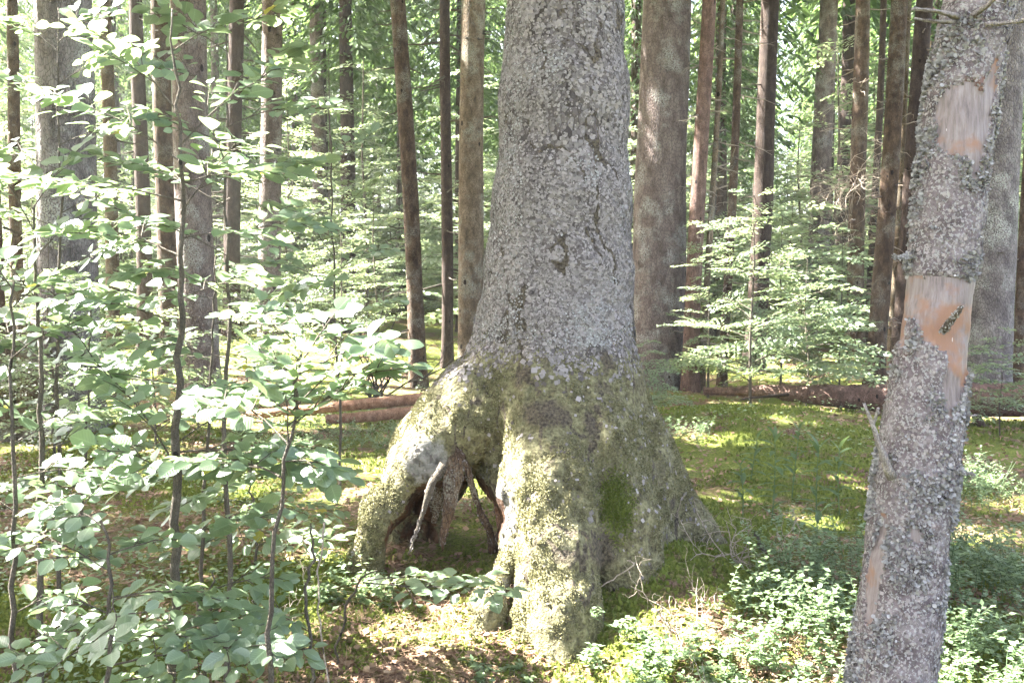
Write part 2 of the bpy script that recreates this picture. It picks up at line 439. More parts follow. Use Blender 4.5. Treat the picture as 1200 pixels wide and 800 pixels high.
for p0, p1, r0, r1, k in CAPS:
    b0 = np.minimum(p0, p1) - max(r0, r1) - .3; b1 = np.maximum(p0, p1) + max(r0, r1) + .3
    i0 = np.clip(((b0 - lo) / h).astype(int), 0, nn); i1 = np.clip(((b1 - lo) / h).astype(int) + 1, 0, nn)
    if (i1 <= i0).any(): continue
    gx_, gy_, gz_ = [ax[i][i0[i]:i1[i]].astype(np.float32) for i in range(3)]
    Xg, Yg, Zg = np.meshgrid(gx_, gy_, gz_, indexing='ij', sparse=True)
    d = (p1 - p0).astype(np.float32); L2 = float(d @ d)
    t = np.clip(((Xg - p0[0]) * d[0] + (Yg - p0[1]) * d[1] + (Zg - p0[2]) * d[2]) / L2, 0, 1)
    dist = np.sqrt((Xg - p0[0] - t * d[0]) ** 2 + (Yg - p0[1] - t * d[1]) ** 2 + (Zg - p0[2] - t * d[2]) ** 2) - (r0 + t * (r1 - r0))
    sub = D[i0[0]:i1[0], i0[1]:i1[1], i0[2]:i1[2]]
    hh = np.clip(k - np.abs(sub - dist), 0, None) / k
    D[i0[0]:i1[0], i0[1]:i1[1], i0[2]:i1[2]] = np.minimum(sub, dist) - hh * hh * k * .25
# carve hollows
CARVE = [(P(490,638,4.9), P(496,640,6.0), .185), (P(508,600,4.9), P(512,600,5.95), .15), (P(540,585,4.9), P(545,592,5.9), .155), (P(554,604,5.0), P(560,616,6.8), .155), (P(525,655,5.0), P(540,690,6.1), .19), (P(500,640,5.1), P(508,665,5.85), .185),
         (P(556,640,5.0), P(560,655,6.7), .14), (P(530,735,5.0), P(548,745,6.2), .14)]
CUT = np.full(nn, 1.0, np.float32)
for p0, p1, r in CARVE:
    Xg, Yg, Zg = np.meshgrid(*[a.astype(np.float32) for a in ax], indexing='ij', sparse=True)
    b1i = [int((1.3 - lo[2]) / h)]
    Zs = Zg[:, :, :b1i[0]]
    d = (p1 - p0).astype(np.float32); L2 = float(d @ d)
    t = np.clip(((Xg - p0[0]) * d[0] + (Yg - p0[1]) * d[1] + (Zs - p0[2]) * d[2]) / L2, 0, 1)
    dist = np.sqrt((Xg - p0[0] - t * d[0]) ** 2 + (Yg - p0[1] - t * d[1]) ** 2 + (Zs - p0[2] - t * d[2]) ** 2) - r
    CUT[:, :, :b1i[0]] = np.minimum(CUT[:, :, :b1i[0]], dist)
k = .05
hh = np.clip(k - np.abs(D + CUT), 0, None) / k
D = np.maximum(D, -CUT) + hh * hh * k * .25
D[:, :, -1] = 1; D[:, :, 0] = 1
# surface displacement only near the skin
nearm = np.argwhere(np.abs(D) < .08)
pp = nearm * h + lo
lowf = np.clip((1.5 - pp[:, 2]) / .6, 0, 1)
ang = np.arctan2(pp[:, 1] - TC[1], pp[:, 0] - TC[0])
disp = .016 * fbm(pp, 6, 3, 3) + .007 * lowf * fbm(pp, 14, 3, 5) + .035 * lowf * fbm(np.stack([pp[:, 0] * 3, pp[:, 1] * 3, pp[:, 2] * .8], -1), 1.3, 3, 8)
disp += .007 * fbm(pp, 22, 2, 9)
disp += lowf * .030 * (np.abs(fbm(pp, 4.5, 3, 71, (1, 1, .16))) * 2 - .4) + lowf * .016 * np.exp(-(fbm(pp, 5, 3, 73, (1, 1, .3)) / .05) ** 2)
D[nearm[:, 0], nearm[:, 1], nearm[:, 2]] += disp
V, Fq = surface_net(D, lo, h)
wood_d = CUT[tuple(np.clip(((V - lo) / h).round().astype(int), 0, nn - 1).T)]
del D, CUT
def ball(V, px, py, d, r, sz=1.0):
    c = P(px, py, d); q = (V - c) * np.array([1, .5, 1 / sz]); return np.exp(-(q ** 2).sum(1) / r ** 2)
moss = np.clip((1.50 - V[:, 2]) / .55, 0, 1) + .25 * fbm(V, 2.5, 3, 40)
moss -= .35 * np.clip(np.abs(V[:, 0] - .05) - .55, 0, 1) * 0
grey = .95 * ball(V, 500, 545, 5.4, .16) + .9 * ball(V, 590, 600, 5.25, .10, 2.2) + .8 * ball(V, 600, 700, 5.05, .07, 2) + .8 * ball(V, 700, 400, 5.4, .10) + .8 * ball(V, 752, 600, 5.3, .07, 1.5) + .7 * ball(V, 560, 575, 5.4, .10)
wood = 1.3 * np.clip((.035 - wood_d) / .05, 0, 1) * (V[:, 2] < .95) * (V[:, 1] > 5.25)
scar = 1.3 * ball(V, 638, 484, 5.3, .14, .55) + 1.2 * ball(V, 692, 510, 5.3, .055, 2.6) + 1.2 * ball(V, 698, 640, 5.15, .13, 1.0) + 1.1 * ball(V, 655, 622, 5.1, .09, .9) + 1.1 * ball(V, 742, 545, 5.4, .04, 2.8) + .9 * ball(V, 610, 445, 5.4, .05, 1.5) + .9 * ball(V, 712, 432, 5.4, .035, 2) + .9 * ball(V, 560, 470, 5.5, .04, 1) + .9 * ball(V, 790, 590, 5.6, .045, 1.4)
scar += 1.3 * ball(V, 627, 110, 5.5, .022) + 1.3 * ball(V, 694, 107, 5.5, .02) + 1.2 * ball(V, 652, 12, 5.5, .025) + 1.1 * ball(V, 700, 250, 5.5, .015, 2) + 1.2 * ball(V, 672, 330, 5.4, .012, 2) + 1.1 * ball(V, 615, 205, 5.5, .015) + .8 * (np.abs(fbm(V, 3.5, 3, 91, (1, 1, .4))) < .018)
scar += .55 * (fbm(V, 11, 3, 50, (1, 1, .6)) > .38) * (V[:, 2] < 1.35)
moss = np.clip(moss, 0, 1)

big = thing('spruce_tree', 'huge old grey spruce standing on mossy arched roots with a hollow underneath', 'tree', (0, 0, 0))
def upper(c0, r0, z0, z1, n=40, m=40, top=.08, seed=0, lean=(0, 0)):
    z = np.linspace(0, 1, m) ** 1.2 * (z1 - z0)
    pts = np.stack([c0[0] + lean[0] * z, c0[1] + lean[1] * z, z0 + z], -1)
    r = r0 + (top - r0) * (z / (z1 - z0)) ** 1.1
    return tube(pts, r, n)
V2, F2 = upper(TC, .325, 3.5, 30, 48, 50)
V2 = V2 + 0; n2v = len(V2)
Va, Fa = join([(V, [Fq]), (V2, F2)])
z0 = np.zeros(n2v)
link('trunk', mesh('trunk', Va, Fa, M['tree'], {'moss': np.r_[moss, z0], 'wood': np.r_[wood, z0], 'grey': np.r_[grey, z0], 'scar': np.r_[scar, z0]}, smooth=True), big)

# points on a mesh surface
def sample(V, Fq, n, weight=None):
    if Fq.shape[1] == 4:
        a, b, c, d = [V[Fq[:, i]] for i in range(4)]
        nv = np.cross(c - a, d - b)
    else:
        a, b, c = [V[Fq[:, i]] for i in range(3)]; d = c; nv = np.cross(b - a, c - a)
    ar = np.linalg.norm(nv, axis=1)
    w = ar * (weight if weight is not None else 1); w = w / w.sum()
    k = rng.choice(len(Fq), n, p=w)
    u, v = rng.random(n)[:, None], rng.random(n)[:, None]
    p = (a[k] * (1 - u) + b[k] * u) * (1 - v) + (d[k] * (1 - u) + c[k] * u) * v
    return p, unit(nv[k]), k
fc = V[Fq].mean(1); cen = fc
fn = unit(np.cross(V[Fq[:, 2]] - V[Fq[:, 0]], V[Fq[:, 3]] - V[Fq[:, 1]]))
if ((fn * (fc - TC))[:, :2].sum(1)).mean() < 0: print('NORMALS INVERTED')
facing = np.clip(((CAM - fc) * fn).sum(1) + .8, 0.05, 1)
fm, fw, fg = moss[Fq].mean(1), np.maximum(wood, scar)[Fq].mean(1), grey[Fq].mean(1)
# bark flakes: small curled plates
CURL = np.array([[-.5, -.5, 0], [.5, -.5, .0], [.55, 0, .22], [.45, .5, .5], [-.45, .5, .5], [-.55, 0, .22]]); CURLF = [np.array([[0, 1, 2, 5], [5, 2, 3, 4]])]
p, nr, k_ = sample(V, Fq, 36000, facing * np.clip(.75 + 1.1 * fbm(fc, 3.2, 3, 88, (1, 1, .5)), .12, 1.5) * np.clip(1.15 - 1.5 * fm, .02, 1) * np.clip(1 - 2 * fw, 0, 1) * (fc[:, 2] > .1))
tn = unit(np.cross(nr, rng.normal(size=nr.shape) + np.array([0, 0, .0])))
dn = unit(unit(np.cross(np.cross(nr, [0, 0, 1.]), nr)) * rng.choice([-1, 1], len(nr), p=[.4, .6])[:, None] + .6 * tn)
sz = rng.uniform(.005, .016, len(p)) * (1 + .6 * (fbm(p, 7, 2, 33) > .1))
Vf, Ff, At = scatter(CURL, CURLF, p + nr * .002, frames(dn, nr), np.stack([sz * rng.uniform(.6, 1.3, len(p)), sz * rng.uniform(.7, 1.4, len(p)), sz * rng.uniform(.1, .7, len(p))], -1))
link('bark_flakes', mesh('bark_flakes', Vf, Ff, M['flake'], At), big, kind='stuff')
# moss: tiny leafy tufts
TUFT = np.array([[-.35, 0, 0], [.35, 0, 0], [.25, .2, .7], [0, .5, 1.0], [-.25, .2, .7]]); TUFTF = [np.array([[0, 1, 2, 4]]), np.array([[4, 2, 3]])]
p, nr, k_ = sample(V, Fq, 150000, facing * np.clip(fm - .15, .0, 1) * np.clip(1 - 1.3 * fg, .12, 1) * np.clip(1 - 2 * fw, 0, 1))
keep = fbm(p, 9, 3, 61) > -.16 + .3 * rng.random(len(p)); p, nr = p[keep], nr[keep]
q = unit(rng.normal(size=p.shape)); dd = unit(np.cross(nr, q))
up = unit(nr + .9 * rng.normal(size=p.shape) * .6 + np.array([0, 0, .15]))
sz = rng.uniform(.005, .014, len(p))
Vf, Ff, At = scatter(TUFT, TUFTF, p - nr * .003, frames(dd, up), sz)
link('moss', mesh('moss', Vf, Ff, M['moss_pale'], At), big, kind='stuff')
c = P(722, 592, 5.15); w = np.exp(-(((fc - c) * np.array([1, .6, .5])) ** 2).sum(1) / .05 ** 2)
p, nr, _ = sample(V, Fq, 7000, w * facing)
Vf, Ff, At = scatter(TUFT, TUFTF, p - nr * .002, frames(rng.normal(size=p.shape), unit(nr + .35 * rng.normal(size=p.shape))), rng.uniform(.006, .015, len(p)))
link('moss_patch', mesh('moss_patch', Vf, Ff, M['moss_green'], At), big, kind='stuff', label='vivid green moss patch in a hollow between two roots')
pw = facing * (fm < .4) * (np.clip(fbm(fc, 4.5, 3, 95, (1, 1, .7)) - .18, 0, 1) + .25 * (fc[:, 0] < .06) * (fc[:, 2] > 1) + 2 * ball(fc, 695, 385, 5.4, .09, 1.3))
p, nr, _ = sample(V, Fq, 7000, pw); sz = rng.uniform(.004, .011, len(p))
Vf, Ff, At = scatter(CURL, CURLF, p + nr * .004, frames(unit(np.cross(nr, rng.normal(size=nr.shape))), unit(nr + .25 * rng.normal(size=nr.shape))), np.stack([sz, sz, sz * .6], -1))
link('lichen', mesh('lichen', Vf, Ff, M['lichen'], At), big, kind='stuff')
# hanging roots in the hollow
def hang(pts, n=9, flat=.5, mat='deadwood', label=None):
    q = np.array([P(a, b, d) for a, b, d, r in pts]); r = np.array([x[3] for x in pts])
    t = np.linspace(0, 1, len(q)); tt = np.linspace(0, 1, 14)
    q = np.stack([np.interp(tt, t, q[:, i]) for i in range(3)], -1); r = np.interp(tt, t, r)
    q = q + .008 * fbm(q, 9, 2, int(pts[0][0]))[:, None] * np.array([1, .3, .3])
    Vt, Ft = tube(q, r, n)
    ax_ = np.repeat(q, n, 0); ax_ = np.vstack([ax_, q[:1], q[-1:]]); dv = Vt - ax_
    Vt = ax_ + dv * np.array([1, flat, 1]) * (1 + .75 * fbm(Vt, 22, 3, 7, (1, 1, .35)))[:, None] + .006 * fbm(Vt, 60, 1, 3)[:, None]
    o = link('hanging_root', mesh('hanging_root', Vt, Ft, M[mat], smooth=True), big, label=label)
    m_ = int(9000 * r.mean()); pp_, nr_, _ = sample(Vt, Ft[0], m_); sz = rng.uniform(.004, .014, m_)
    Vf, F3, At = scatter(CURL, CURLF, pp_, frames(unit(np.cross(nr_, rng.normal(size=nr_.shape))), nr_), np.stack([sz, sz * 1.5, sz], -1))
    link('bark_flakes', mesh('bark_flakes', Vf, F3, M['flake'], At), o, kind='stuff')
hang([(519,545,5.44,.028),(505,570,5.38,.019),(497,598,5.36,.012),(489,622,5.35,.009),(480,648,5.33,.005)], mat='twig', label='long thin pale root crossing the hollow')
hang([(488,620,5.35,.008),(486,628,5.34,.006),(482,634,5.34,.002)], mat='twig')
hang([(534,525,5.52,.065),(531,555,5.46,.052),(528,585,5.44,.04),(522,612,5.45,.026),(519,628,5.45,.014),(519,645,5.45,.003)], n=14, mat='bark_brown', label='broad flaky grey root tapering to a point')
hang([(516,545,5.72,.04),(512,590,5.7,.03),(508,612,5.7,.012)], mat='bark_brown')
hang([(544,540,5.48,.02),(552,570,5.5,.018),(562,596,5.58,.016),(572,615,5.62,.022),(580,645,5.68,.03)], mat='bark_brown', label='forked root slanting down inside the hollow')
hang([(584,560,5.75,.045),(592,610,5.8,.05),(598,690,5.8,.05)], mat='bark_red')

# ---------------------------------------------------------------- branches and leaves
def leaf_shape(seed, wide=.62, curl=.14, fold=.16):
    r = np.random.default_rng(seed)
    t = np.array([0, .14, .38, .66, .86, 1.0]); w = np.array([0, .6, 1.0, .86, .42, 0]) * wide * .5
    zc = -curl * t ** 2 + .03
    mid = np.stack([0 * t, t, zc], -1)
    L = np.stack([-w[1:5], t[1:5] + .03, zc[1:5] + fold * w[1:5] + r.uniform(-.02, .02, 4)], -1)
    Rr = np.stack([w[1:5], t[1:5] + .03, zc[1:5] + fold * w[1:5] + r.uniform(-.02, .02, 4)], -1)
    V = np.vstack([mid, L, Rr])                   # mid 0-5, L 6-9, R 10-13
    Q = [[1, 2, 7, 6], [2, 3, 8, 7], [3, 4, 9, 8], [1, 10, 11, 2], [2, 11, 12, 3], [3, 12, 13, 4]]
    Tt = [[0, 1, 6], [4, 5, 9], [0, 10, 1], [4, 13, 5]]
    stalk = np.array([[-.012, -.18, .0], [.012, -.18, .0], [0, .05, .03]])
    V = np.vstack([V, stalk]); Tt.append([14, 15, 16])
    lc = np.stack([V[:, 0], V[:, 1], 0 * V[:, 0]], -1)
    return V, [np.array(Q), np.array(Tt)], lc
LEAF = [leaf_shape(0, .72), leaf_shape(1, .82, .05, .35), leaf_shape(2, .64, .3, .1), leaf_shape(3, .7, -.1, .5), leaf_shape(4, .78, .22, -.2)]
LEAF_ME = [[mesh('leaf', v, f, M[m], {'var': np.zeros(len(v)), 'lc': lc}) for (v, f, lc) in LEAF] for m in ('beech', 'beech_yellow')]
DIA = np.array([[0, 0, 0], [.3, .45, .05], [0, 1, -.05], [-.3, .45, .05]]); DIAF = [np.array([[0, 1, 2, 3]])]

def spray(a, b, leaf, dens=1.0, r=None, arch=.08):
    """a branch from a to b with side twigs in one nearly level plane -> polylines, leaf poses"""
    r = r or rng
    a, b = np.asarray(a, float), np.asarray(b, float); L = np.linalg.norm(b - a)
    t = np.linspace(0, 1, 9)[:, None]
    pts = a + (b - a) * t + np.array([0, 0, 1.]) * arch * L * np.sin(np.pi * t) + .02 * L * np.cumsum(r.normal(size=(9, 3)), 0) * t
    lines = [(pts, np.linspace(max(.0028, .0062 * L), .0018, 9))]
    tilt = unit(np.array([r.normal() * .22, r.normal() * .22 - .15, 1.0]))
    D_, P_, N_, S_ = [], [], [], []
    def leaves(pl, first=.0):
        seg = np.linalg.norm(np.diff(pl, axis=0), axis=1); cs = np.r_[0, np.cumsum(seg)]; tot = cs[-1]
        n = max(2, int(tot * dens / (leaf * .36)))
        for i in range(n + 1):
            u = first * tot + (tot * (1 - first)) * i / n
            p = np.array([np.interp(u, cs, pl[:, j]) for j in range(3)])
            k = min(len(seg) - 1, int(np.searchsorted(cs, u, 'right') - 1)); d = unit(pl[k + 1] - pl[k])
            sd = unit(np.cross(d, tilt)) * (1 if i % 2 else -1)
            dr = d if i == n else unit(d * r.uniform(.4, .9) + sd * 1.0 + np.array([0, 0, r.uniform(-.25, .15)]))
            D_.append(dr); P_.append(p + dr * leaf * .16); N_.append(unit(tilt + r.normal(size=3) * .34)); S_.append(leaf * r.uniform(.55, 1.25))
    leaves(pts[4:])
    nt_ = max(4, int(L * 13))
    for i in range(nt_):
        u = .18 + .78 * (i + .5) / nt_
        j = u * 8; j0 = int(j); p0 = pts[j0] + (pts[min(8, j0 + 1)] - pts[j0]) * (j - j0)
        d = unit(pts[min(8, j0 + 1)] - pts[max(0, j0 - 1)]); sd = unit(np.cross(d, tilt)) * (1 if i % 2 else -1)
        l = L * (.42 * (1 - u) + .10) * r.uniform(.7, 1.3)
        e = p0 + l * unit(d * .8 + sd * .9 + np.array([0, 0, r.uniform(-.12, .08)]))
        m = np.stack([p0, (p0 + e) / 2 + np.array([0, 0, .04 * l]), e])
        lines.append((m, np.array([.0024, .0018, .0012]))); leaves(m, .15)
    return lines, np.array(P_), np.array(D_), np.array(N_), np.array(S_)

def sapling(name, label, stem, branches, leaf=.085, maxobj=300, dens=1.0, group=None, yellow=.006, arch=.06):
    """stem: [(point, radius)], branches: [(a, b)] in world space"""
    b0 = stem[0][0]; gz = float(ground_z(b0[0], b0[1])) - .03
    if b0[2] > gz: stem = [(np.array([b0[0], b0[1], gz]), stem[0][1] * 1.1)] + stem
    t = thing(name, label, 'young beech', tuple(stem[0][0]), 0, group)
    base = np.array(stem[0][0])
    q = np.array([s[0] for s in stem]) - base; r_ = np.array([s[1] for s in stem])
    tt = np.linspace(0, 1, len(q)); t2 = np.linspace(0, 1, max(14, 4 * len(q)))
    q2 = np.stack([np.interp(t2, tt, q[:, i]) for i in range(3)], -1) + .006 * rng.normal(size=(len(t2), 3)) * np.array([1, 1, 0])
    Vt, Ft = tube(q2, np.interp(t2, tt, r_), 9)
    link('stem', mesh('stem', Vt, Ft, M['twig'], smooth=True), t)
    PP, DD, NN, SS = [], [], [], []
    for a, b in branches:
        lines, p, d, n, s = spray(np.array(a) - base, np.array(b) - base, leaf, dens, arch=arch)
        Vt, Ft = join([tube(x, y, 5, False) for x, y in lines])
        link('branch', mesh('branch', Vt, Ft, M['twig'], smooth=True), t)
        PP.append(p); DD.append(d); NN.append(n); SS.append(s)
    if not PP: return t
    p, d, n, s = np.vstack(PP), np.vstack(DD), np.vstack(NN), np.concatenate(SS)
    MM = frames(d, n); w = p + base - CAM
    dep = w @ FW; sx = w[:, 0] / dep; sy = (w @ UP) / dep
    vis = (np.abs(sx) < .52) & (np.abs(sy) < .36)
    score = np.where(vis, s / dep, 0); order = np.argsort(-score)
    chosen = [i for i in order[:maxobj] if score[i] > 0]; rest = np.setdiff1d(np.arange(len(p)), chosen)
    for i in chosen:
        o = bpy.data.objects.new('leaf', LEAF_ME[1 if rng.random() < yellow else 0][rng.integers(5)]); COL.objects.link(o); o.parent = t
        m4 = np.eye(4); m4[:3, :3] = MM[i] * s[i]; m4[:3, 3] = p[i]; o.matrix_local = Matrix(m4.tolist())
    if len(rest):
        v, f, lc = LEAF[0]
        Vf, Ff, At = scatter(v, f, p[rest], MM[rest], s[rest], lc)
        link('foliage', mesh('foliage', Vf, Ff, M['beech'], At), t, kind='stuff')
    return t

def stempts(*pts): return [(P(a, b, d), r) for a, b, d, r in pts]
def from_stem(stem, specs):
    """specs: (py on the stem, tip px, tip py, tip depth)"""
    out = []
    ys = [];
    pr = np.array([s[0] for s in stem]); w = pr - CAM; ys = 400 - F_PX * (w @ UP) / (w @ FW)
    o = np.argsort(ys)
    for py, tx, ty, td in specs:
        a = np.array([np.interp(py, ys[o], pr[o, i]) for i in range(3)]); out.append((a, P(tx, ty, td)))
    return out

stA = stempts((198,860,3.75,.019),(203,740,3.7,.018),(207,640,3.68,.017),(205,520,3.66,.015),(210,400,3.64,.012),(212,300,3.62,.009),(212,180,3.6,.007),(204,90,3.6,.005),(200,10,3.6,.003))
sapling('beech_sapling', 'young beech with a thin dark upright stem, tallest of the leafy saplings', stA,
  from_stem(stA, [(545,88,380,3.5),(530,385,540,3.4),(520,300,480,3.9),(470,360,450,3.3),(380,60,345,3.4),(350,300,330,3.9),(300,70,280,3.9),
   (280,330,270,3.6),(235,30,235,3.7),(215,330,205,4.0),(190,60,105,3.6),(170,330,75,3.8),(130,90,25,3.6),(60,270,25,3.7),(640,300,600,3.5),(560,110,520,3.5),(450,110,455,3.7),(250,290,140,3.4)]), leaf=.08)
stB = stempts((48,760,4.2,.014),(46,640,4.2,.013),(50,560,4.2,.012),(46,420,4.2,.009),(42,330,4.2,.007),(38,240,4.2,.004))
sapling('beech_sapling', 'young beech with a straight thin stem near the left picture edge', stB,
  from_stem(stB, [(600,120,560,3.9),(590,-20,570,3.9),(530,130,505,4.4),(500,-20,470,4.0),(440,120,415,4.3),(420,-30,370,4.2),(380,110,330,4.0),(350,-20,300,4.0),(300,110,250,4.3),(270,-10,190,4.2),(650,-10,640,4.2),(660,130,660,4.3),(245,90,180,4.3)]), leaf=.078)
stC = stempts((318,840,3.1,.010),(314,740,3.05,.008),(326,600,3.0,.006),(345,470,2.98,.005),(352,410,2.98,.004))
sapling('beech_sapling', 'slender young beech reaching out with brightly sunlit leaves beside the big spruce', stC,
  from_stem(stC, [(500,485,420,2.95),(440,465,385,3.0),(430,395,372,3.1),(480,430,405,2.9),(470,350,415,2.85),(450,300,400,3.0),(520,340,450,2.9),(410,290,365,3.3),(520,235,450,3.3),(560,250,545,3.5),(540,390,545,3.0),(500,440,440,3.05)]), leaf=.068)
stD = stempts((120,830,3.3,.009),(128,760,3.3,.008),(132,680,3.3,.006),(120,610,3.3,.004))
sapling('beech_sapling', 'low young beech spreading level leaf sprays over the ground in the lower left', stD,
  from_stem(stD, [(760,10,770,3.2),(745,260,760,3.1),(720,30,700,3.4),(700,250,690,3.4),(670,20,640,3.5),(650,230,630,3.5),(620,60,580,3.6),(690,140,770,2.9),(780,330,790,3.1)]), leaf=.062)
stE = stempts((362,830,3.6,.007),(365,760,3.6,.006),(357,690,3.6,.006),(367,640,3.6,.005),(366,612,3.6,.003))
sapling('beech_sapling', 'thin half bare seedling stem standing just left of the spruce roots', stE,
  from_stem(stE, [(740,290,720,3.5),(760,280,780,3.4)]), leaf=.07)
stF = stempts((395,760,4.6,.006),(405,712,4.55,.006),(425,676,4.5,.005),(440,668,4.45,.004))
sapling('beech_seedling', 'small beech seedling with broad pale leaves lying across the root hollow', stF,
  [(P(425,682,4.5), P(588,692,4.3)), (P(430,680,4.5), P(515,668,4.8))], leaf=.075, dens=.8, arch=.01)
stG = stempts((300,700,5.6,.008),(298,600,5.6,.007),(292,560,5.6,.005),(290,520,5.6,.003))
sapling('beech_sapling', 'shaded low beech sapling behind the tall stem, above the mossy floor', stG,
  from_stem(stG, [(640,400,620,5.4),(630,220,640,5.5),(600,390,600,5.8),(590,230,590,5.6),(560,370,555,5.8),(540,230,540,5.7)]), leaf=.075)
stH = stempts((95,640,6.0,.010),(100,540,6.0,.008),(105,420,6.0,.006),(108,330,6.0,.004))
sapling('beech_sapling', 'slim young beech in front of the widest grey trunk on the left', stH,
  from_stem(stH, [(560,10,560,5.8),(540,190,520,5.9),(500,30,470,6.1),(480,200,455,6.0),(440,20,400,6.1),(420,190,385,6.0),(360,40,320,6.0),(350,180,310,6.0)]), leaf=.075)
stI = stempts((400,640,7.5,.012),(398,480,7.5,.010),(392,340,7.5,.008),(388,200,7.5,.006),(385,120,7.5,.003))
sapling('beech_sapling', 'shaded upright beech between two brown trunks left of the big spruce', stI,
  from_stem(stI, [(400,300,370,7.4),(380,470,350,7.5),(340,300,290,7.4),(320,460,290,7.6),(280,300,240,7.4),(260,440,215,7.6),(220,320,180,7.5),(440,290,430,7.4),(300,350,265,7.0),(200,440,160,7.6)]), leaf=.075)
stJ = stempts((235,700,4.9,.010),(240,600,4.9,.009),(246,480,4.9,.007),(250,380,4.9,.005),(252,300,4.9,.003))
sapling('beech_sapling', 'bushy young beech filling the space behind the tallest leafy sapling', stJ,
  from_stem(stJ, [(640,150,640,4.7),(620,340,625,4.8),(560,120,560,4.8),(540,360,530,4.7),(500,150,490,4.9),(420,140,420,5.0),(380,330,370,4.9),(350,170,350,4.8),(310,300,320,4.8),(590,240,600,4.3)]), leaf=.08)
stK = stempts((20,840,3.5,.011),(14,740,3.5,.010),(18,600,3.5,.008),(12,450,3.5,.006),(16,330,3.5,.004))
sapling('beech_sapling', 'leafy young beech partly cut by the left picture edge, nearest to the viewer', stK,
  from_stem(stK, [(760,110,740,3.4),(720,90,690,3.6),(640,110,610,3.4),(600,-40,570,3.5),(520,100,490,3.5),(480,-30,440,3.5),(420,90,380,3.4),(360,70,320,3.5),(340,-20,300,3.5),(560,130,550,3.7)]), leaf=.066)
stM = stempts((262,900,4.3,.014),(268,700,4.35,.012),(262,500,4.4,.010),(270,350,4.4,.008),(262,220,4.4,.006),(268,100,4.4,.004),(262,20,4.4,.003))
sapling('beech_sapling', 'tall slim beech reaching the top edge, just right of the pinkish grey trunk', stM,
  from_stem(stM, [(300,130,250,4.2),(280,390,250,4.4),(240,120,190,4.4),(210,380,190,4.5),(170,150,130,4.3),(150,370,120,4.5),(110,150,60,4.4),(90,360,60,4.5),(60,170,10,4.4),(40,340,5,4.5),(340,140,320,4.3),(380,390,330,4.5),(420,160,410,4.4)]), leaf=.075)
stN = stempts((70,900,4.8,.012),(72,600,4.8,.010),(66,400,4.8,.008),(72,230,4.8,.006),(66,80,4.8,.004),(70,10,4.8,.003))
sapling('beech_sapling', 'tall young beech whose leaf sprays cross the widest grey trunk on the left', stN,
  from_stem(stN, [(420,-30,400,4.7),(400,170,380,4.8),(350,-30,320,4.8),(320,170,290,4.7),(270,-20,240,4.8),(250,160,220,4.9),(200,-30,170,4.8),(170,150,150,4.8),(120,-20,90,4.8),(100,140,70,4.8),(60,0,20,4.8),(50,130,10,4.9)]), leaf=.075)
stL = stempts((235,860,3.6,.008),(240,780,3.6,.007),(246,720,3.6,.005),(250,670,3.6,.003))
sapling('beech_sapling', 'knee high beech with level leaves at the bottom beside the tall dark stem', stL,
  from_stem(stL, [(790,140,800,3.4),(780,360,770,3.5),(750,120,740,3.7),(740,350,730,3.6),(700,180,690,3.7),(690,330,680,3.6),(720,240,700,3.2)]), leaf=.064)
print('saplings', round(time.time() - T0, 1))

# ---------------------------------------------------------------- spruces
def trunk_shape(r, H, seed, flare=.35, lean=(0, 0), n=20):
    m = 46; z = np.r_[np.linspace(-.3, 1.2, 12), np.linspace(1.2, H, m - 11)[1:]]
    rad = r * (1 - .85 * np.clip(z / H, 0, 1) ** 1.15) * (1 + flare * np.exp(-np.clip(z, 0, None) / .25))
    q = np.stack([lean[0] * z + .02 * np.sin(z * .8 + seed), lean[1] * z + .02 * np.cos(z * .7 + seed), z], -1)
    Vt, Ft = tube(q, rad, n)
    c = np.zeros(len(Vt)); d = Vt - np.r_[np.repeat(q, n, 0), q[:1], q[-1:]]
    rr = np.linalg.norm(d, axis=1, keepdims=True)
    Vt = Vt + d * (.07 * fbm(Vt, 2.5, 3, seed)[:, None] + .10 * np.exp(-np.clip(Vt[:, 2:], 0, None) / .4) * np.sin(5 * np.arctan2(d[:, 1:2], d[:, 0:1]) + seed))
    return Vt, Ft

def crown_points(H, z0, Rm, seed, per=42, droop=.45, whorl=.38):
    r = np.random.default_rng(seed); Ps, Ds, Ns, Ss = [], [], [], []
    z = z0
    while z < H - .3:
        Rz = Rm * (1 - (z - z0) / (H - z0)) ** .8 * (.45 + .55 * min(1, (z - z0 + .6) / 2.5)) + .25
        nb = r.integers(4, 7); ph = r.uniform(0, 6.28)
        for i in range(nb):
            a = ph + i * 6.283 / nb + r.normal() * .25; L = Rz * r.uniform(.6, 1.15)
            if r.random() < .12: continue
            n = int(per * (.4 + L / Rm)); u = r.random(n) ** .75
            d = np.array([math.cos(a), math.sin(a), 0]); sd = np.array([-d[1], d[0], 0])
            side = r.normal(size=n) * .16 * L * (1.15 - u)
            c = d * (u * L)[:, None] + sd * side[:, None]
            c[:, 2] = z - droop * L * u ** 1.6 + .12 * L * np.maximum(0, u - .8) * 5 * .2 - np.abs(side) * .35 - r.random(n) * .10
            Ps.append(c); Ds.append(d * .6 + sd * np.sign(side)[:, None] * r.uniform(.2, 1, (n, 1)) + np.array([0, 0, -1.]) * r.uniform(.2, .9, (n, 1)))
            Ns.append(np.array([0, 0, 1.]) + r.normal(size=(n, 3)) * .5); Ss.append(np.full(n, 1.0))
        z += whorl * r.uniform(.8, 1.2)
    return np.vstack(Ps), np.vstack(Ds), np.vstack(Ns)
FRD = np.array([[-.05, 0, 0], [.05, 0, 0], [.16, .35, -.02], [.12, .8, -.06], [0, 1, -.09], [-.12, .8, -.06], [-.16, .35, -.02]])
FRDF = [np.array([[0, 1, 2, 6], [6, 2, 3, 5]]), np.array([[5, 3, 4]])]
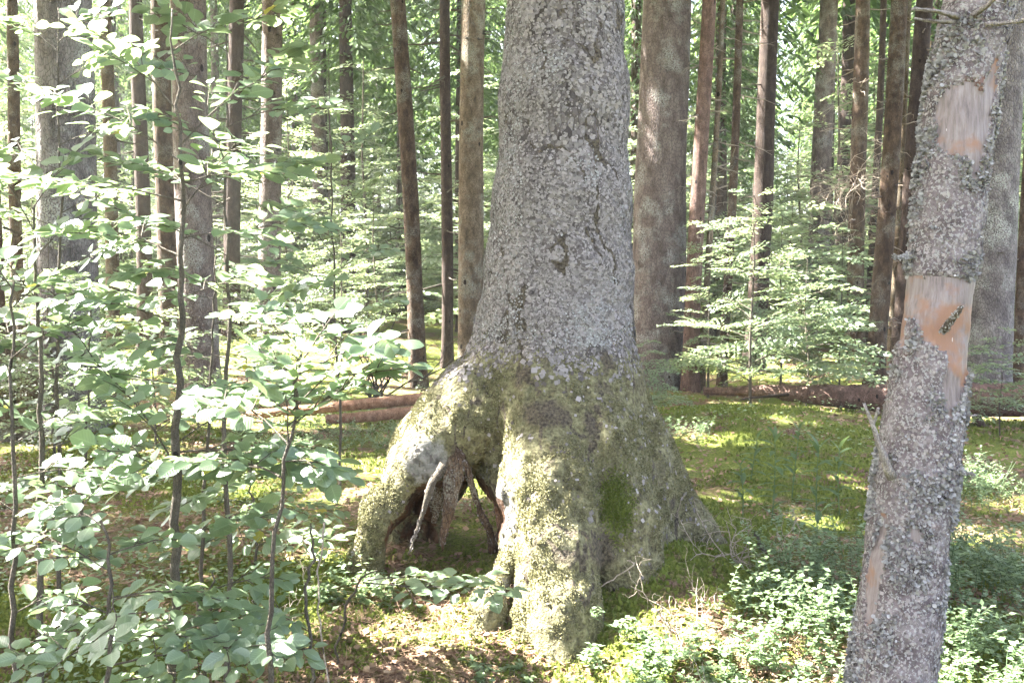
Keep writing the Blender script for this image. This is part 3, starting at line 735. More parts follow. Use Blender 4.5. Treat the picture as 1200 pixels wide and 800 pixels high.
def crown_mesh(pts, lo_, hi_):
    p, d, n = pts; k = len(p)
    s = rng.uniform(lo_, hi_, k)
    Vf, Ff, At = scatter(FRD, FRDF, p, frames(d, n), s)
    return mesh('crown', Vf, Ff, M['needles'], At)

# sunlit places that a gap in the canopy serves
GAPS = [(P(1150,650,4.9), .5), (P(1120,590,6.5), .35), (P(1180,520,7.5), .35), (P(930,680,4.7), .4), (P(555,610,7.6), .45), (P(545,600,8.6), .4), (P(480,760,4.6), .35), (P(700,790,4.4), .40), (P(850,760,4.6), .40), (P(960,740,4.4), .5), (P(1150,700,4.2), .5), (P(740,690,5.2), .28), (P(1180,600,5.0), .4),
        (P(425,600,5.5), .28), (P(500,480,5.6), .30), (P(670,690,4.9), .30), (P(660,600,5.0), .22), (P(400,400,3.0), .45), (P(470,410,2.95), .35), (P(320,400,3.0), .35),
        (P(80,340,3.7), .42), (P(200,100,3.7), .4), (P(40,240,4), .35), (P(270,190,3.7), .3), (P(60,500,4.1), .4), (P(250,440,3.6), .25), (P(100,760,3.3), .2), (P(60,680,3.6), .25), (P(500,680,4.4), .35), (P(250,660,3.6), .15),
        (P(880,330,12), .9), (P(960,380,12), .7), (P(830,290,12), .5), (P(430,430,15), 1.6), (P(400,330,20), 2.4), (P(300,200,26), 3.0), (P(500,200,28), 3), (P(1100,460,12), .6), (P(1190,465,12), .5),
        (P(1028,200,14.5), .25), (P(1055,200,15), .25), (P(700,740,4.7), .45), (P(600,760,4.6), .35), (P(1000,640,5.0), .4), (P(1080,760,4.1), .4), (P(820,700,5.2), .25), (P(150,200,3.8), .4), (P(120,420,4.2), .35), (P(330,440,3.4), .35), (P(20,560,4.0), .3), (P(290,590,3.7), .2), (P(150,620,3.8), .2), (P(200,740,3.6), .2), (P(920,260,12.5), .7), (P(880,430,12.5), .6),  (P(880,500,9), .2), (P(840,590,7), .15), (P(1010,430,13), .5), (P(1000,100,18), .4), (P(340,480,11.5), .5), (P(60,430,12), .5), (P(815,478,9.5), .3), (P(930,480,10), .25), (P(970,520,8.2), .2), (P(860,560,7.5), .2), (P(790,520,8.5), .16), (P(930,570,6.9), .18), (P(840,620,6.3), .13), (P(990,590,6.6), .18), (P(900,610,6.4), .1), (P(120,700,3.4), .3), (P(260,740,3.5), .28), (P(180,560,3.7), .25), (P(40,740,3.4), .3), (P(340,690,3.6), .2), (P(450,470,9), .5), (P(380,540,7.5), .3), (P(300,560,8), .3), (P(380,620,6), .22)]
SHADE = [(P(a, b, 5.6), .26) for a in (610, 660, 715) for b in (0, 60, 120, 180, 240, 300, 350)] + [(P(a, b, 3.3), .22) for a, b in ((1120, 60), (1110, 160), (1105, 260), (1095, 360), (1080, 460), (1070, 560), (1060, 650))]
def gap_mask(p):
    keep = np.ones(len(p), bool)
    for c, r in GAPS:
        w = p - c; t = w @ SUN; d = np.linalg.norm(w - t[:, None] * SUN, axis=1)
        keep &= ~((d < r * 1.25) & (t > 1.0))
    for c, r in SHADE:
        w = p - c; t = w @ SUN; d = np.linalg.norm(w - t[:, None] * SUN, axis=1)
        keep |= (d < r) & (t > 1.0)
    return keep

STUB_V, STUB_F = tube(np.array([[0, 0, 0], [.33, .0, -.01], [.68, .05, .02], [1, .03, -.04]]), np.array([.018, .012, .007, .003]), 5)
V_b, F_b = join([(STUB_V, STUB_F), tube(np.array([[.4, 0, 0], [.6, .16, .03], [.8, .22, -.02]]), np.array([.005, .004, .002]), 4), tube(np.array([[.6, .03, 0], [.75, -.12, -.05], [.9, -.2, -.03]]), np.array([.005, .003, .002]), 4)])
STUBS = {k: [mesh('dead_branch', STUB_V, STUB_F, M[k]), mesh('dead_branch', V_b, F_b, M[k])] for k in ('twig', 'twig_pale', 'deadwood')}
def add_stubs(root, n, r, zlo, zhi, lmin, lmax, mat='twig', lean=(0, 0), sidebias=True):
    for i in range(int(n * 1.6)):
        z = rng.uniform(zlo, zhi); a = rng.uniform(0, 6.28)
        if sidebias: a = rng.choice([0, math.pi]) + rng.normal() * .7
        L = rng.uniform(lmin, lmax)
        o = link('dead_branch', STUBS[mat][rng.integers(2)], root, (math.cos(a) * r * .8 + lean[0] * z, math.sin(a) * r * .8 + lean[1] * z, z))
        o.rotation_euler = (rng.uniform(-.3, .3), rng.uniform(-.15, .35), a); o.scale = (L, max(.8, L), max(.8, L))

def spruce(pxt, pxb, width, depth, mat, label, H=24, stubs=0, stubmat='twig', slen=(.15, .5), crown=None, group=None, flare=.3, seed=1):
    base = on_ground(pxb, depth)
    r = width / F_PX * depth / 2
    top = P(pxt, 0, depth); dz = top[2] - base[2]; lean = ((top[0] - base[0]) / dz, 0)
    t = thing('spruce_tree', label, 'tree', tuple(base), 0, group)
    Vt, Ft = trunk_shape(r, H, seed, flare, lean)
    link('trunk', mesh('trunk', Vt, Ft, M[mat], smooth=True), t)
    if stubs: add_stubs(t, stubs, r, .6, min(6.5, 2 + depth * .3), *slen, stubmat, lean)
    if crown:
        z0, Rm, per = crown
        pt = crown_points(H, z0, Rm, seed * 7 + 1, per)
        pt[0][:, 0] += lean[0] * pt[0][:, 2]
        k = gap_mask(pt[0] + base)
        link('crown', crown_mesh(tuple(x[k] for x in pt), .22, .5), t, kind='stuff')
    return t

CR = (8.5, 2.5, 17)
spruce(3,3,10,11,'bark_brown','thin brown trunk cut by the left picture edge',stubs=4,crown=CR,seed=2)
spruce(22,24,15,15,'bark_brown','narrow brown trunk between the left edge and the widest grey trunk',stubs=6,crown=CR,seed=3)
spruce(80,84,70,11.1,'bark_grey','widest grey rough trunk on the left behind the young beeches',H=28,crown=(9,3.2,26),seed=4)
spruce(130,134,16,13,'bark_tan','thin tan trunk just right of the widest grey trunk on the left',stubs=6,crown=CR,seed=5)
spruce(168,170,18,17,'bark_dark','dark thin trunk left of the reddish brown trunk',stubs=10,crown=CR,seed=6)
spruce(196,198,24,15,'bark_brown','reddish brown trunk touching the pinkish grey trunk',stubs=6,crown=CR,seed=7)
spruce(228,234,44,12.5,'bark_pink','smooth pinkish grey trunk behind the tall beech sapling',H=27,crown=(9,3,26),seed=8)
spruce(282,272,20,18,'bark_dark','dark trunk with many thin dead branches left of a brown trunk',stubs=22,slen=(.4,1.3),crown=CR,seed=9)
spruce(322,317,27,15.5,'bark_pink','evenly straight brownish trunk with a clean lower end above the bright leaves',stubs=5,crown=CR,seed=10)
spruce(375,376,19,25,'bark_pink','pale hazy trunk far behind, between two brown trunks',stubs=6,crown=(9,2.4,20),seed=11)
spruce(469,491,20,14,'bark_brown','leaning slim brown trunk ending behind the red logs',stubs=9,crown=CR,seed=12)
spruce(524,523,14,16,'bark_dark','thinnest dark knotty trunk just left of the tan one',stubs=14,slen=(.3,1.2),crown=CR,seed=13)
spruce(557,549,31,13.5,'bark_tan','tan spotted trunk directly left of the huge old spruce',stubs=8,slen=(.08,.2),crown=CR,seed=14)
spruce(778,770,64,14.5,'bark_pink','thick pinkish grey trunk directly right of the huge old spruce',H=28,flare=.25,crown=(9.5,3.2,26),seed=15)
spruce(826,809,19,14,'bark_log','red brown slim trunk next to the thick pinkish trunk',stubs=16,stubmat='twig_pale',slen=(.1,.35),crown=CR,seed=16)
spruce(842,824,8,14.3,'bark_tan','very thin pale leaning trunk beside the red brown one',H=14,stubs=16,stubmat='twig_pale',slen=(.15,.6),crown=(7.5,1.5,16),seed=17)
spruce(863,848,11,14.8,'bark_brown','very thin brown trunk with pale side twigs, above the pale bush',H=16,stubs=20,stubmat='twig_pale',slen=(.15,.7),crown=(7.5,1.7,16),seed=18)
spruce(899,884,24,17,'bark_dark','dark brown medium trunk rising out of the pale leafy bush',stubs=8,crown=CR,seed=19)
spruce(965,955,26,24,'bark_pink','hazy greyish trunk behind dry hanging twigs',stubs=14,stubmat='twig_pale',slen=(.3,1.1),crown=CR,seed=20)
spruce(988,985,18,27,'bark_dark','dim narrow trunk tucked between two trunks behind dry twigs',stubs=10,slen=(.3,1),crown=CR,seed=21)
spruce(1003,1002,20,19,'bark_brown','brown trunk with pale broken twigs on its lit side',stubs=26,stubmat='twig_pale',slen=(.2,.8),crown=CR,seed=22)
spruce(1028,1018,9,20,'bark_dark','very thin dark trunk in the dense right hand cluster',stubs=6,crown=(8,1.8,16),seed=23)
spruce(1046,1027,22,14.5,'bark_brown','brown trunk behind the fallen log with a sunlit left edge',stubs=14,stubmat='twig_pale',slen=(.1,.35),crown=CR,seed=24)
spruce(1058,1043,9,15.5,'bark_tan','very thin tan trunk squeezed between two brown trunks by the log',H=15,stubs=10,stubmat='twig_pale',slen=(.1,.4),crown=(8,1.6,16),seed=25)
spruce(1077,1052,22,15,'bark_dark','dark brown trunk just left of the lichened tree',stubs=16,stubmat='twig_pale',slen=(.15,.4),crown=CR,seed=26)
spruce(1172,1154,52,13.5,'bark_grey','thick grey trunk half hidden behind the lichened tree',H=27,stubs=3,crown=(9,3,26),seed=27)
spruce(1206,1192,12,14.5,'bark_brown','thin brown trunk at the right picture edge above the log',stubs=6,stubmat='twig_pale',slen=(.1,.4),crown=CR,seed=28)
spruce(690,745,26,21,'bark_dark','trunk mostly hidden behind the huge old spruce',crown=CR,seed=29)
# crown of the old spruce, and unseen neighbours that close the roof and cast shade
pt = crown_points(30, 9.5, 3.6, 99, 34); off = np.array([TC[0], TC[1], 0]); k = gap_mask(pt[0] + off)
link('crown', crown_mesh(tuple(x[k] for x in pt), .25, .55), big, (TC[0], TC[1], 0), kind='stuff')
GA = 'spruces standing outside the picture on the left'
def clear(x, y):                                    # how far the trunk stands from the light that reaches the sunlit places
    m = 9
    for c, r in GAPS:
        if c[1] > 16: continue
        a = SUN[:2] / np.linalg.norm(SUN[:2]); w = np.array([x, y]) - c[:2]; t = w @ a
        if t > 0 and t / np.linalg.norm(SUN[:2]) * SUN[2] < 20: m = min(m, abs(w @ np.array([a[1], -a[0]])) - r * .8)
    return m
OUT = []
sh = SUN[:2] / SUN[0]; px0 = P(1110, 300, 3.3)
OUT.append((px0[0] + sh[0] * -5.6, px0[1] + sh[1] * -5.6, 25, 2.6))  # unseen spruce added on the sun line so its trunk shades the lichened tree
orr = np.random.default_rng(3)
for a in range(3000):
    x, y = orr.uniform(-19, -3.5), orr.uniform(-4, 15)
    if x > -.56 * y - .8 and y > 0: continue
    if min(((x - q[0]) ** 2 + (y - q[1]) ** 2 for q in OUT)) < 3.3 ** 2: continue
    if clear(x, y) < .12 and (a % 40): continue
    OUT.append((x, y, orr.uniform(23, 28), orr.uniform(2.6, 3.3)))
    if len(OUT) >= 15: break
for i, (x, y, H, Rm) in enumerate(OUT):
    z = float(ground_z(x, y)); t = thing('spruce_tree', 'unseen spruce outside the picture on the left, shading the forest', 'tree', (x, y, z), 0, GA)
    Vt, Ft = trunk_shape(.2, H, 200 + i); link('trunk', mesh('trunk', Vt, Ft, M['bark_grey'], smooth=True), t)
    pt = crown_points(H, 7.0, Rm, 300 + i, 32); k = gap_mask(pt[0] + np.array([x, y, z]))
    link('crown', crown_mesh(tuple(q[k] for q in pt), .25, .55), t, kind='stuff')
print('spruces', round(time.time() - T0, 1))

# far spruces: three shapes, copied
far_protos = []
for v in range(3):
    H = 22 + 2 * v; t = thing('spruce_tree', '', 'tree')
    Vt, Ft = trunk_shape(.15 + .03 * v, H, 400 + v, n=10); link('trunk', mesh('trunk', Vt, Ft, M[('bark_pink', 'bark_brown', 'bark_dark')[v]], smooth=True), t)
    link('crown', crown_mesh(crown_points(H, 4.5 + 1.2 * v, 2.5, 500 + v, 60, .6, .34), .10, .26), t, kind='stuff')
    far_protos.append(t)
used = set()
def place(protos, i, loc, rz, sc, label, group):
    s = protos[i]
    if i not in used or True:
        return copy_thing(s, loc, rz, sc, label, group)
MARKS = [(3, 'the left picture edge'), (84, 'the widest grey left trunk'), (132, 'the thin tan trunk'), (170, 'the dark thin trunk'), (198, 'the reddish brown trunk'), (231, 'the pinkish grey trunk'), (277, 'the twiggy dark trunk'), (319, 'the straight brownish trunk'), (376, 'the pale hazy trunk'), (480, 'the leaning slim trunk'), (523, 'the thinnest dark trunk'),
         (553, 'the tan spotted trunk'), (660, 'the huge old spruce'), (774, 'the thick pinkish trunk'), (818, 'the red brown trunk'), (855, 'the very thin brown trunk'), (891, 'the dark medium trunk'), (960, 'the hazy greyish trunk'), (1003, 'the twig covered brown trunk'), (1036, 'the brown trunk by the log'), (1065, 'the dark trunk beside the lichened tree'), (1110, 'the lichened tree'), (1160, 'the half hidden grey trunk'), (1200, 'the right picture edge')]
from collections import defaultdict
FAR = defaultdict(list)
def far_label(kind, o, x, y, size):
    px = 600 + F_PX * x / y; k = int(np.argmin([abs(px - m[0]) for m in MARKS])); m, nm = MARKS[k]
    side = 'behind' if abs(px - m) < 7 else ('seen left of' if px < m else 'seen right of')
    FAR[(kind, side, nm)].append((y, o, size))
def write_far():
    for (kind, side, nm), L in FAR.items():
        L.sort(key=lambda q: q[0]); n_ = len(L); rank = ['nearest', 'second nearest', 'third nearest', 'fourth nearest', 'fifth nearest', 'sixth nearest', 'seventh nearest', 'eighth nearest']
        for i, (y, o, sz) in enumerate(L):
            r_ = '' if n_ == 1 else ('farthest ' if i == n_ - 1 else (rank[i] + ' ' if i < 8 else 'very far '))
            o['label'] = f'{r_}{sz} {kind} {side} {nm}'
GF = 'slender spruces far back in the wood'
n = 0
spots = []
for a in range(4000):
    y = rng.uniform(24, 75); x = rng.uniform(-.58, .58) * y
    if all((x - q[0]) ** 2 + (y - q[1]) ** 2 > (2.4 + y * .022) ** 2 for q in spots): spots.append((x, y))
    if len(spots) >= 112: break
for j, (x, y) in enumerate(spots):
    o = copy_thing(far_protos[j % 3], (x, y, float(ground_z(x, y))), rng.uniform(0, 6.28), rng.uniform(.8, 1.15), '', GF)
    far_label('background spruce', o, x, y, 'slender')
for t in far_protos:
    for c in list(t.children): bpy.data.objects.remove(c)
    bpy.data.objects.remove(t)

# understory: leafy young beeches, far ones share shapes
def bush_proto(name, seed, H, Rm, nb, leaf):
    r = np.random.default_rng(seed); t = thing(name, '', 'young beech')
    L = []; PP, DD, NN, SS = [], [], [], []
    st = np.array([[0, 0, -.1], [.03, 0, H * .3], [-.03, .02, H * .65], [0, 0, H]]); L.append((st, np.array([.02, .016, .01, .004]) * H / 2.5))
    for i in range(nb):
        u = r.uniform(.08, 1.0); a = i * 2.4 + r.normal() * .4; l = Rm * (1.15 - u * .8) * r.uniform(.6, 1.2)
        p0 = np.array([0, 0, u * H]); p1 = p0 + np.array([math.cos(a) * l, math.sin(a) * l, l * r.uniform(-.05, .35)])
        ln, p, d, n_, s = spray(p0, p1, leaf, .95, r); L += ln; PP.append(p); DD.append(d); NN.append(n_); SS.append(s)
    Vt, Ft = join([tube(x, y, 4, False) for x, y in L if len(x) > 3]); link('stem', mesh('stem', Vt, Ft, M['twig'], smooth=True), t)
    p, d, n_, s = np.vstack(PP), np.vstack(DD), np.vstack(NN), np.concatenate(SS)
    Vf, Ff, At = scatter(DIA, DIAF, p, frames(d, n_), s)
    link('foliage', mesh('foliage', Vf, Ff, M['far_leaf'], At), t, kind='stuff')
    print(name, len(p)); return t
BP = [bush_proto('beech_sapling', 1, 2.6, 1.0, 46, .056), bush_proto('beech_sapling', 2, 3.2, .95, 38, .064), bush_proto('beech_sapling', 3, 1.6, 1.0, 30, .075)]
def bush(px, depth, proto, sc, label, group=None):
    p = on_ground(px, depth); copy_thing(BP[proto], tuple(p), rng.uniform(0, 6.28), sc, label, group)
bush(880, 11.8, 0, 1.0, 'pale sparkling beech bush behind the mossy mound, tallest in its clump')
bush(945, 12.6, 2, 1.15, 'low silvery beech bush just left of the brown trunks by the log')
bush(830, 13.2, 1, .75, 'small beech bush in front of the red brown slim trunk')
bush(985, 13.5, 1, .7, 'narrow beech bush below the hanging dry twigs')
bush(915, 14.5, 0, .95, 'beech bush at the foot of the dark brown medium trunk')
bush(745, 10.5, 2, .55, 'small shaded beech tuft against the thick pinkish trunk')
bush(60, 9.5, 0, .8, 'beech bush at the foot of the widest grey trunk on the left')
bush(180, 9.8, 2, .9, 'low beech bush below the pinkish grey trunk')
bush(290, 13.5, 2, 1.0, 'sunlit low beech bush left of the straight brownish trunk')
bush(400, 15.5, 0, .9, 'bright beech bush right of the straight brownish trunk')
bush(440, 17, 1, .9, 'bright tall beech bush beside the leaning slim trunk')
bush(345, 18, 0, 1.1, 'bright beech bush below the pale hazy trunk')
bush(1175, 10, 2, .65, 'low beech tuft under the log at the right picture edge')
GB = 'sunlit young beeches deep in the wood'
spots = []
for a in range(6000):
    y = rng.uniform(18.5, 62); x = rng.uniform(-.56, .56) * y
    if all((x - q[0]) ** 2 + (y - q[1]) ** 2 > (1.2 + y * .013) ** 2 for q in spots): spots.append((x, y))
    if len(spots) >= 260: break
for j, (x, y) in enumerate(spots):
    o = copy_thing(BP[j % 3], (x, y, float(ground_z(x, y))), rng.uniform(0, 6.28), rng.uniform(1.0, 1.9) * (1 + y * .012), '', GB)
    far_label('young beech', o, x, y, 'low' if j % 3 == 2 else 'tall')
write_far()
for t in BP:
    for c in list(t.children): bpy.data.objects.remove(c)
    bpy.data.objects.remove(t)
print('far', round(time.time() - T0, 1))

# ---------------------------------------------------------------- lichened tree in front on the right
def lichened_tree():
    ctr = [(1166, -60, 84), (1143, 20, 85), (1126, 110, 85), (1116, 200, 88), (1106, 300, 83), (1094, 400, 86), (1084, 480, 96), (1073, 560, 98), (1062, 640, 98), (1054, 720, 102), (1044, 800, 106), (1035, 900, 110), (1028, 960, 116), (1022, 1020, 126)]
    dep = 3.3
    t = thing('spruce_tree', 'slender leaning tree with curling grey lichen and peeled bare patches', 'tree', tuple(P(1022, 1020, dep)))
    base = np.array(t.location)
    q = np.array([P(a, b, dep) for a, b, w in ctr])[::-1] - base; r = np.array([w / F_PX * dep / 2 for a, b, w in ctr])[::-1] * .92
    zz = np.linspace(q[0, 2], q[-1, 2], 260)
    pts = np.stack([np.interp(zz, q[:, 2], q[:, 0]), np.interp(zz, q[:, 2], q[:, 1]), zz], -1); rr = np.interp(zz, q[:, 2], r)
    ker = np.ones(25) / 25
    for i in (0, 1):
        e = np.pad(pts[:, i], 12, mode='reflect', reflect_type='odd'); pts[:, i] = np.convolve(e, ker, 'valid')
    n = 96; Vt, Ft = tube(pts, rr, n, False); Ff = Ft[0]
    d = unit(Vt - np.repeat(pts, n, 0))
    w = Vt + base - CAM; dp = w @ FW; px = 600 + F_PX * w[:, 0] / dp; py = 400 - F_PX * (w @ UP) / dp
    front = d[:, 1] < .35
    nz = 5 * fbm(Vt, 18, 3, 5)
    def ell(cx, cy, a, b, rot=0):
        u, v = px - cx, py - cy; return ((u + rot * v) / (a + nz)) ** 2 + (v / (b + 1.5 * nz)) ** 2 < 1
    m1 = (ell(1126, 140, 33, 46, .1) | ell(1154, 140, 10, 70, .2)) & front
    m2 = (((py + nz * 1.2 > 322) & (py + nz * 2 < 402 + .5 * np.clip(px - 1085, 0, 60))) | (ell(1122, 428, 14, 66, .16))) & (front | True) & (py > 300)
    m2 &= ~ell(1068, 405, 11, 32)
    m3 = ell(1026, 668, 10, 65, .15) & front
    m4 = ell(1074, 627, 9, 10) & front
    allm = m1 | m2 | m3 | m4
    disp = .0035 * fbm(Vt, 25, 3, 8) + .006 * fbm(Vt, 9, 3, 9) + np.where(allm, -.006, .003)
    Vt = Vt + d * disp[:, None]
    fm = {k: v[Ff].mean(1) > .5 for k, v in (('a', m1), ('b', m2 & ~m1), ('c', m3), ('d', m4 & ~m3))}
    rest = ~(fm['a'] | fm['b'] | fm['c'] | fm['d'])
    def sub(mask, name, mat, label=None):
        f = Ff[mask]; u, inv = np.unique(f, return_inverse=True)
        link(name, mesh(name, Vt[u], inv.reshape(f.shape), M[mat], smooth=True), t, label=label)
    # upper trunk out of the frame
    sub(rest, 'trunk', 'pine')
    sub(fm['a'], 'bare_wood', 'bare', 'smooth orange and pinkish bare wood high on the trunk')
    sub(fm['b'], 'bare_wood', 'bare', 'broad pinkish bare band round the middle of the trunk')
    sub(fm['c'], 'bare_wood', 'bare', 'narrow bare strip low on the left side of the trunk')
    sub(fm['d'], 'bare_wood', 'bare', 'small orange chip in the bark')
    tp = pts[-1]; rt = rr[-1]; lean = (pts[-1] - pts[-40]); lean = lean / lean[2]
    z = np.linspace(-.15, 14, 24)[:, None]; V2, F2 = tube(tp + lean * z * np.array([.5, .5, 1]) , np.interp(z[:, 0], [-.15, 14], [rt * .98, .03]), 24)
    link('upper_trunk', mesh('upper_trunk', V2, F2, M['pine'], smooth=True), t)
    cpnt = crown_points(15, 6.5, 1.8, 77, 18); cp0 = cpnt[0] + np.array([tp[0] + .5, tp[1], 0]); k = gap_mask(cp0 + base)
    link('crown', crown_mesh((cp0[k], cpnt[1][k], cpnt[2][k]), .22, .45), t, kind='stuff')
    # lichen: curled leafy lobes
    fcn = Vt[Ff].mean(1); fno = unit(np.cross(Vt[Ff[:, 2]] - Vt[Ff[:, 0]], Vt[Ff[:, 3]] - Vt[Ff[:, 1]]))
    if (fno * (fcn - np.repeat(pts[:-1], n, 0))).sum() < 0: fno = -fno
    dens = np.clip(.25 + 2.4 * fbm(fcn, 11, 3, 15), .04, 2) * rest * (fno[:, 1] < .5) * np.where(allm[Ff].any(1), 1.6, 1)
    p, nr, kk = sample(Vt, Ff, 11000, dens); nr = fno[kk]
    LOB = np.array([[0, 0, 0], [.3, .15, .1], [.5, .5, .45], [.2, .75, .8], [-.2, .75, .75], [-.5, .45, .5], [-.3, .12, .1]])
    LF = [np.array([[0, 1, 2, 3], [0, 3, 4, 5]]), np.array([[0, 5, 6]])]
    dd = unit(np.cross(nr, rng.normal(size=nr.shape)) + .2 * nr)
    sz = rng.uniform(.003, .009, len(p)) * (1 + .7 * (fbm(p, 11, 3, 15) > .1))
    Vf, F3, At = scatter(LOB, LF, p, frames(dd, nr), sz)
    link('lichen', mesh('lichen', Vf, F3, M['lichen'], At), t, kind='stuff')
    p, nr, kk = sample(Vt, Ff, 7000, rest * (fno[:, 1] < .5) * 1.0); nr = fno[kk]; sz = rng.uniform(.004, .011, len(p))
    Vf, F3, At = scatter(CURL, CURLF, p, frames(unit(np.cross(nr, rng.normal(size=nr.shape))), nr), np.stack([sz, sz, sz * .5], -1))
    link('bark_flakes', mesh('bark_flakes', Vf, F3, M['flake'], At), t, kind='stuff')
    def stub(pl, rad, lichen=False, mat='deadwood', name='branch_stub'):
        qq = np.array([P(a, b, d_) for a, b, d_ in pl]) - base
        tt = np.linspace(0, 1, len(qq)); t2 = np.linspace(0, 1, 9); q2 = np.stack([np.interp(t2, tt, qq[:, i]) for i in range(3)], -1)
        Vs, Fs = tube(q2, np.interp(t2, tt, rad), 8); Vs = Vs + .0015 * rng.normal(size=Vs.shape)
        o = link(name, mesh(name, Vs, Fs, M[mat], smooth=True), t)
        if lichen:
            pp_, nr_, _ = sample(Vs, Fs[0], 450)
            Vf, F3, At = scatter(LOB, LF, pp_, frames(rng.normal(size=pp_.shape), unit(nr_ + .3 * rng.normal(size=pp_.shape))), rng.uniform(.004, .009, len(pp_)))
            link('stub_lichen', mesh('stub_lichen', Vf, F3, M['lichen'], At), o, kind='stuff')
    stub([(1105, 388, 3.17), (1114, 376, 3.12), (1127, 360, 3.08)], [.013, .010, .007], True, 'twig')
    stub([(1045, 560, 3.2), (1030, 520, 3.15), (1022, 495, 3.13), (1012, 472, 3.12)], [.016, .010, .007, .004])
    stub([(1022, 500, 3.14), (1030, 478, 3.10)], [.006, .004])
    stub([(1122, 20, 3.2), (1100, 14, 3.1), (1070, 10, 3.05)], [.010, .006, .005])
    stub([(1118, 26, 3.2), (1095, 25, 3.1), (1072, 22, 3.05)], [.007, .005, .003])
    stub([(1150, 30, 3.2), (1180, 27, 3.15), (1215, 22, 3.1)], [.009, .006, .005])
    stub([(1140, 18, 3.2), (1158, 6, 3.1), (1172, -8, 3.05)], [.010, .007, .006])
    stub([(1068, 298, 3.25), (1056, 302, 3.2), (1046, 300, 3.2)], [.006, .005, .003], True)
    stub([(1120, 486, 3.3), (1138, 487, 3.2), (1146, 486, 3.2)], [.004, .003, .002])
    stub([(1100, 550, 3.25), (1125, 552, 3.15), (1142, 556, 3.15)], [.005, .003, .002], True)
lichened_tree()

# ---------------------------------------------------------------- logs
def log(name, label, pts, mat, n=28, stubs=(), seed=0, extra=None):
    q = np.array([P(a, b, d) for a, b, d, r in pts]); r = np.array([x[3] for x in pts])
    t = thing(name, label, 'log', tuple(q[0])); q = q - q[0]
    tt = np.linspace(0, 1, len(q)); t2 = np.linspace(0, 1, 50)
    q2 = np.stack([np.interp(t2, tt, q[:, i]) for i in range(3)], -1); Vt, Ft = tube(q2, np.interp(t2, tt, r), n)
    Vt = Vt + .10 * r.mean() * fbm(Vt, 8, 3, seed)[:, None] + .05 * r.mean() * rng.normal(size=Vt.shape)
    fcen = Vt[Ft[1]].mean(1)
    link('bark_cover', mesh('bark_cover', Vt, [Ft[0]], M[mat], smooth=True), t)
    link('cut_end', mesh('cut_end', Vt, [Ft[1][:n]], M['bare']), t); link('cut_end', mesh('cut_end', Vt, [Ft[1][n:]], M['bare']), t)
    k = rng.integers(3, len(t2) - 3, 260); a = rng.uniform(0, 6.28, 260)
    p, nr, _ = sample(Vt, Ft[0], 500); sz = rng.uniform(.02, .06, 500) * min(1, r.mean() / .1)
    Vf, F3, At = scatter(CURL, CURLF, p + nr * .003, frames(unit(np.cross(nr, rng.normal(size=nr.shape))), nr), np.stack([sz, sz, sz * .4], -1))
    link('bark_flakes', mesh('bark_flakes', Vf, F3, M[mat]), t, kind='stuff')
    for pl, rad in stubs:
        qs = np.array([P(*x) for x in pl]) - P(*pts[0][:3]); Vs, Fs = tube(qs, np.array(rad), 8); link('branch_stub', mesh('branch_stub', Vs, Fs, M['bark_dark'], smooth=True), t)
    return t
log('fallen_log', 'long red brown fallen trunk crossing behind the lichened tree', [(825, 458, 12.6, .035), (900, 458, 12.2, .075), (980, 464, 11.8, .13), (1070, 468, 11.5, .17), (1150, 469, 11.2, .18), (1300, 466, 10.8, .19)], 'bark_log',
    stubs=[([(1128, 480, 11.2), (1131, 500, 11.0), (1128, 512, 11.0)], [.05, .04, .03]), ([(1140, 480, 11.2), (1150, 498, 11.0), (1158, 508, 11.0)], [.05, .045, .04]), ([(925, 462, 12), (880, 466, 11.7), (868, 468, 11.6)], [.02, .012, .008])], seed=3)
log('fallen_log', 'upper of two thin red brown poles lying left of the big roots', [(290, 486, 11.4, .05), (380, 478, 11.3, .056), (440, 472, 11.2, .06), (520, 464, 11.1, .066)], 'bark_red', seed=4, stubs=[([(355, 484, 11.5), (352, 476, 11.4), (350, 470, 11.4)], [.02, .015, .01])])
log('fallen_log', 'lower of two thin poles, its pale cut end showing, left of the big roots', [(382, 492, 10.9, .05), (440, 487, 10.9, .058), (520, 479, 10.9, .064)], 'bark_red', seed=5)
# split brown stump at the left edge
for a, b, w, lab in ((-2, -2, 42, 'broad brown broken stump cut by the left picture edge'), (31, 31, 24, 'narrow brown broken stump in front of the widest grey trunk')):
    base = on_ground(a, 10.5); t = thing('tree_stump', lab, 'stump', tuple(base))
    rr = w / F_PX * 10.5 / 2; zt = P(a, 376, 10.5)[2] - base[2]
    q = np.stack([0 * np.linspace(0, 1, 16), 0 * np.linspace(0, 1, 16), np.linspace(-.2, zt, 16)], -1); Vt, Ft = tube(q, rr * (1 + .25 * np.exp(-np.linspace(0, 8, 16))), 20)
    Vt[:, 2] += np.where(Vt[:, 2] > zt - .02, .07 * fbm(Vt, 25, 2, 5), 0); Vt[:, :2] *= (1 + .08 * fbm(Vt, 5, 2, 6))[:, None]
    link('bark_cover', mesh('bark_cover', Vt, [Ft[0]], M['bark_tan'], smooth=True), t); link('broken_top', mesh('broken_top', Vt, [Ft[1]], M['bare']), t)

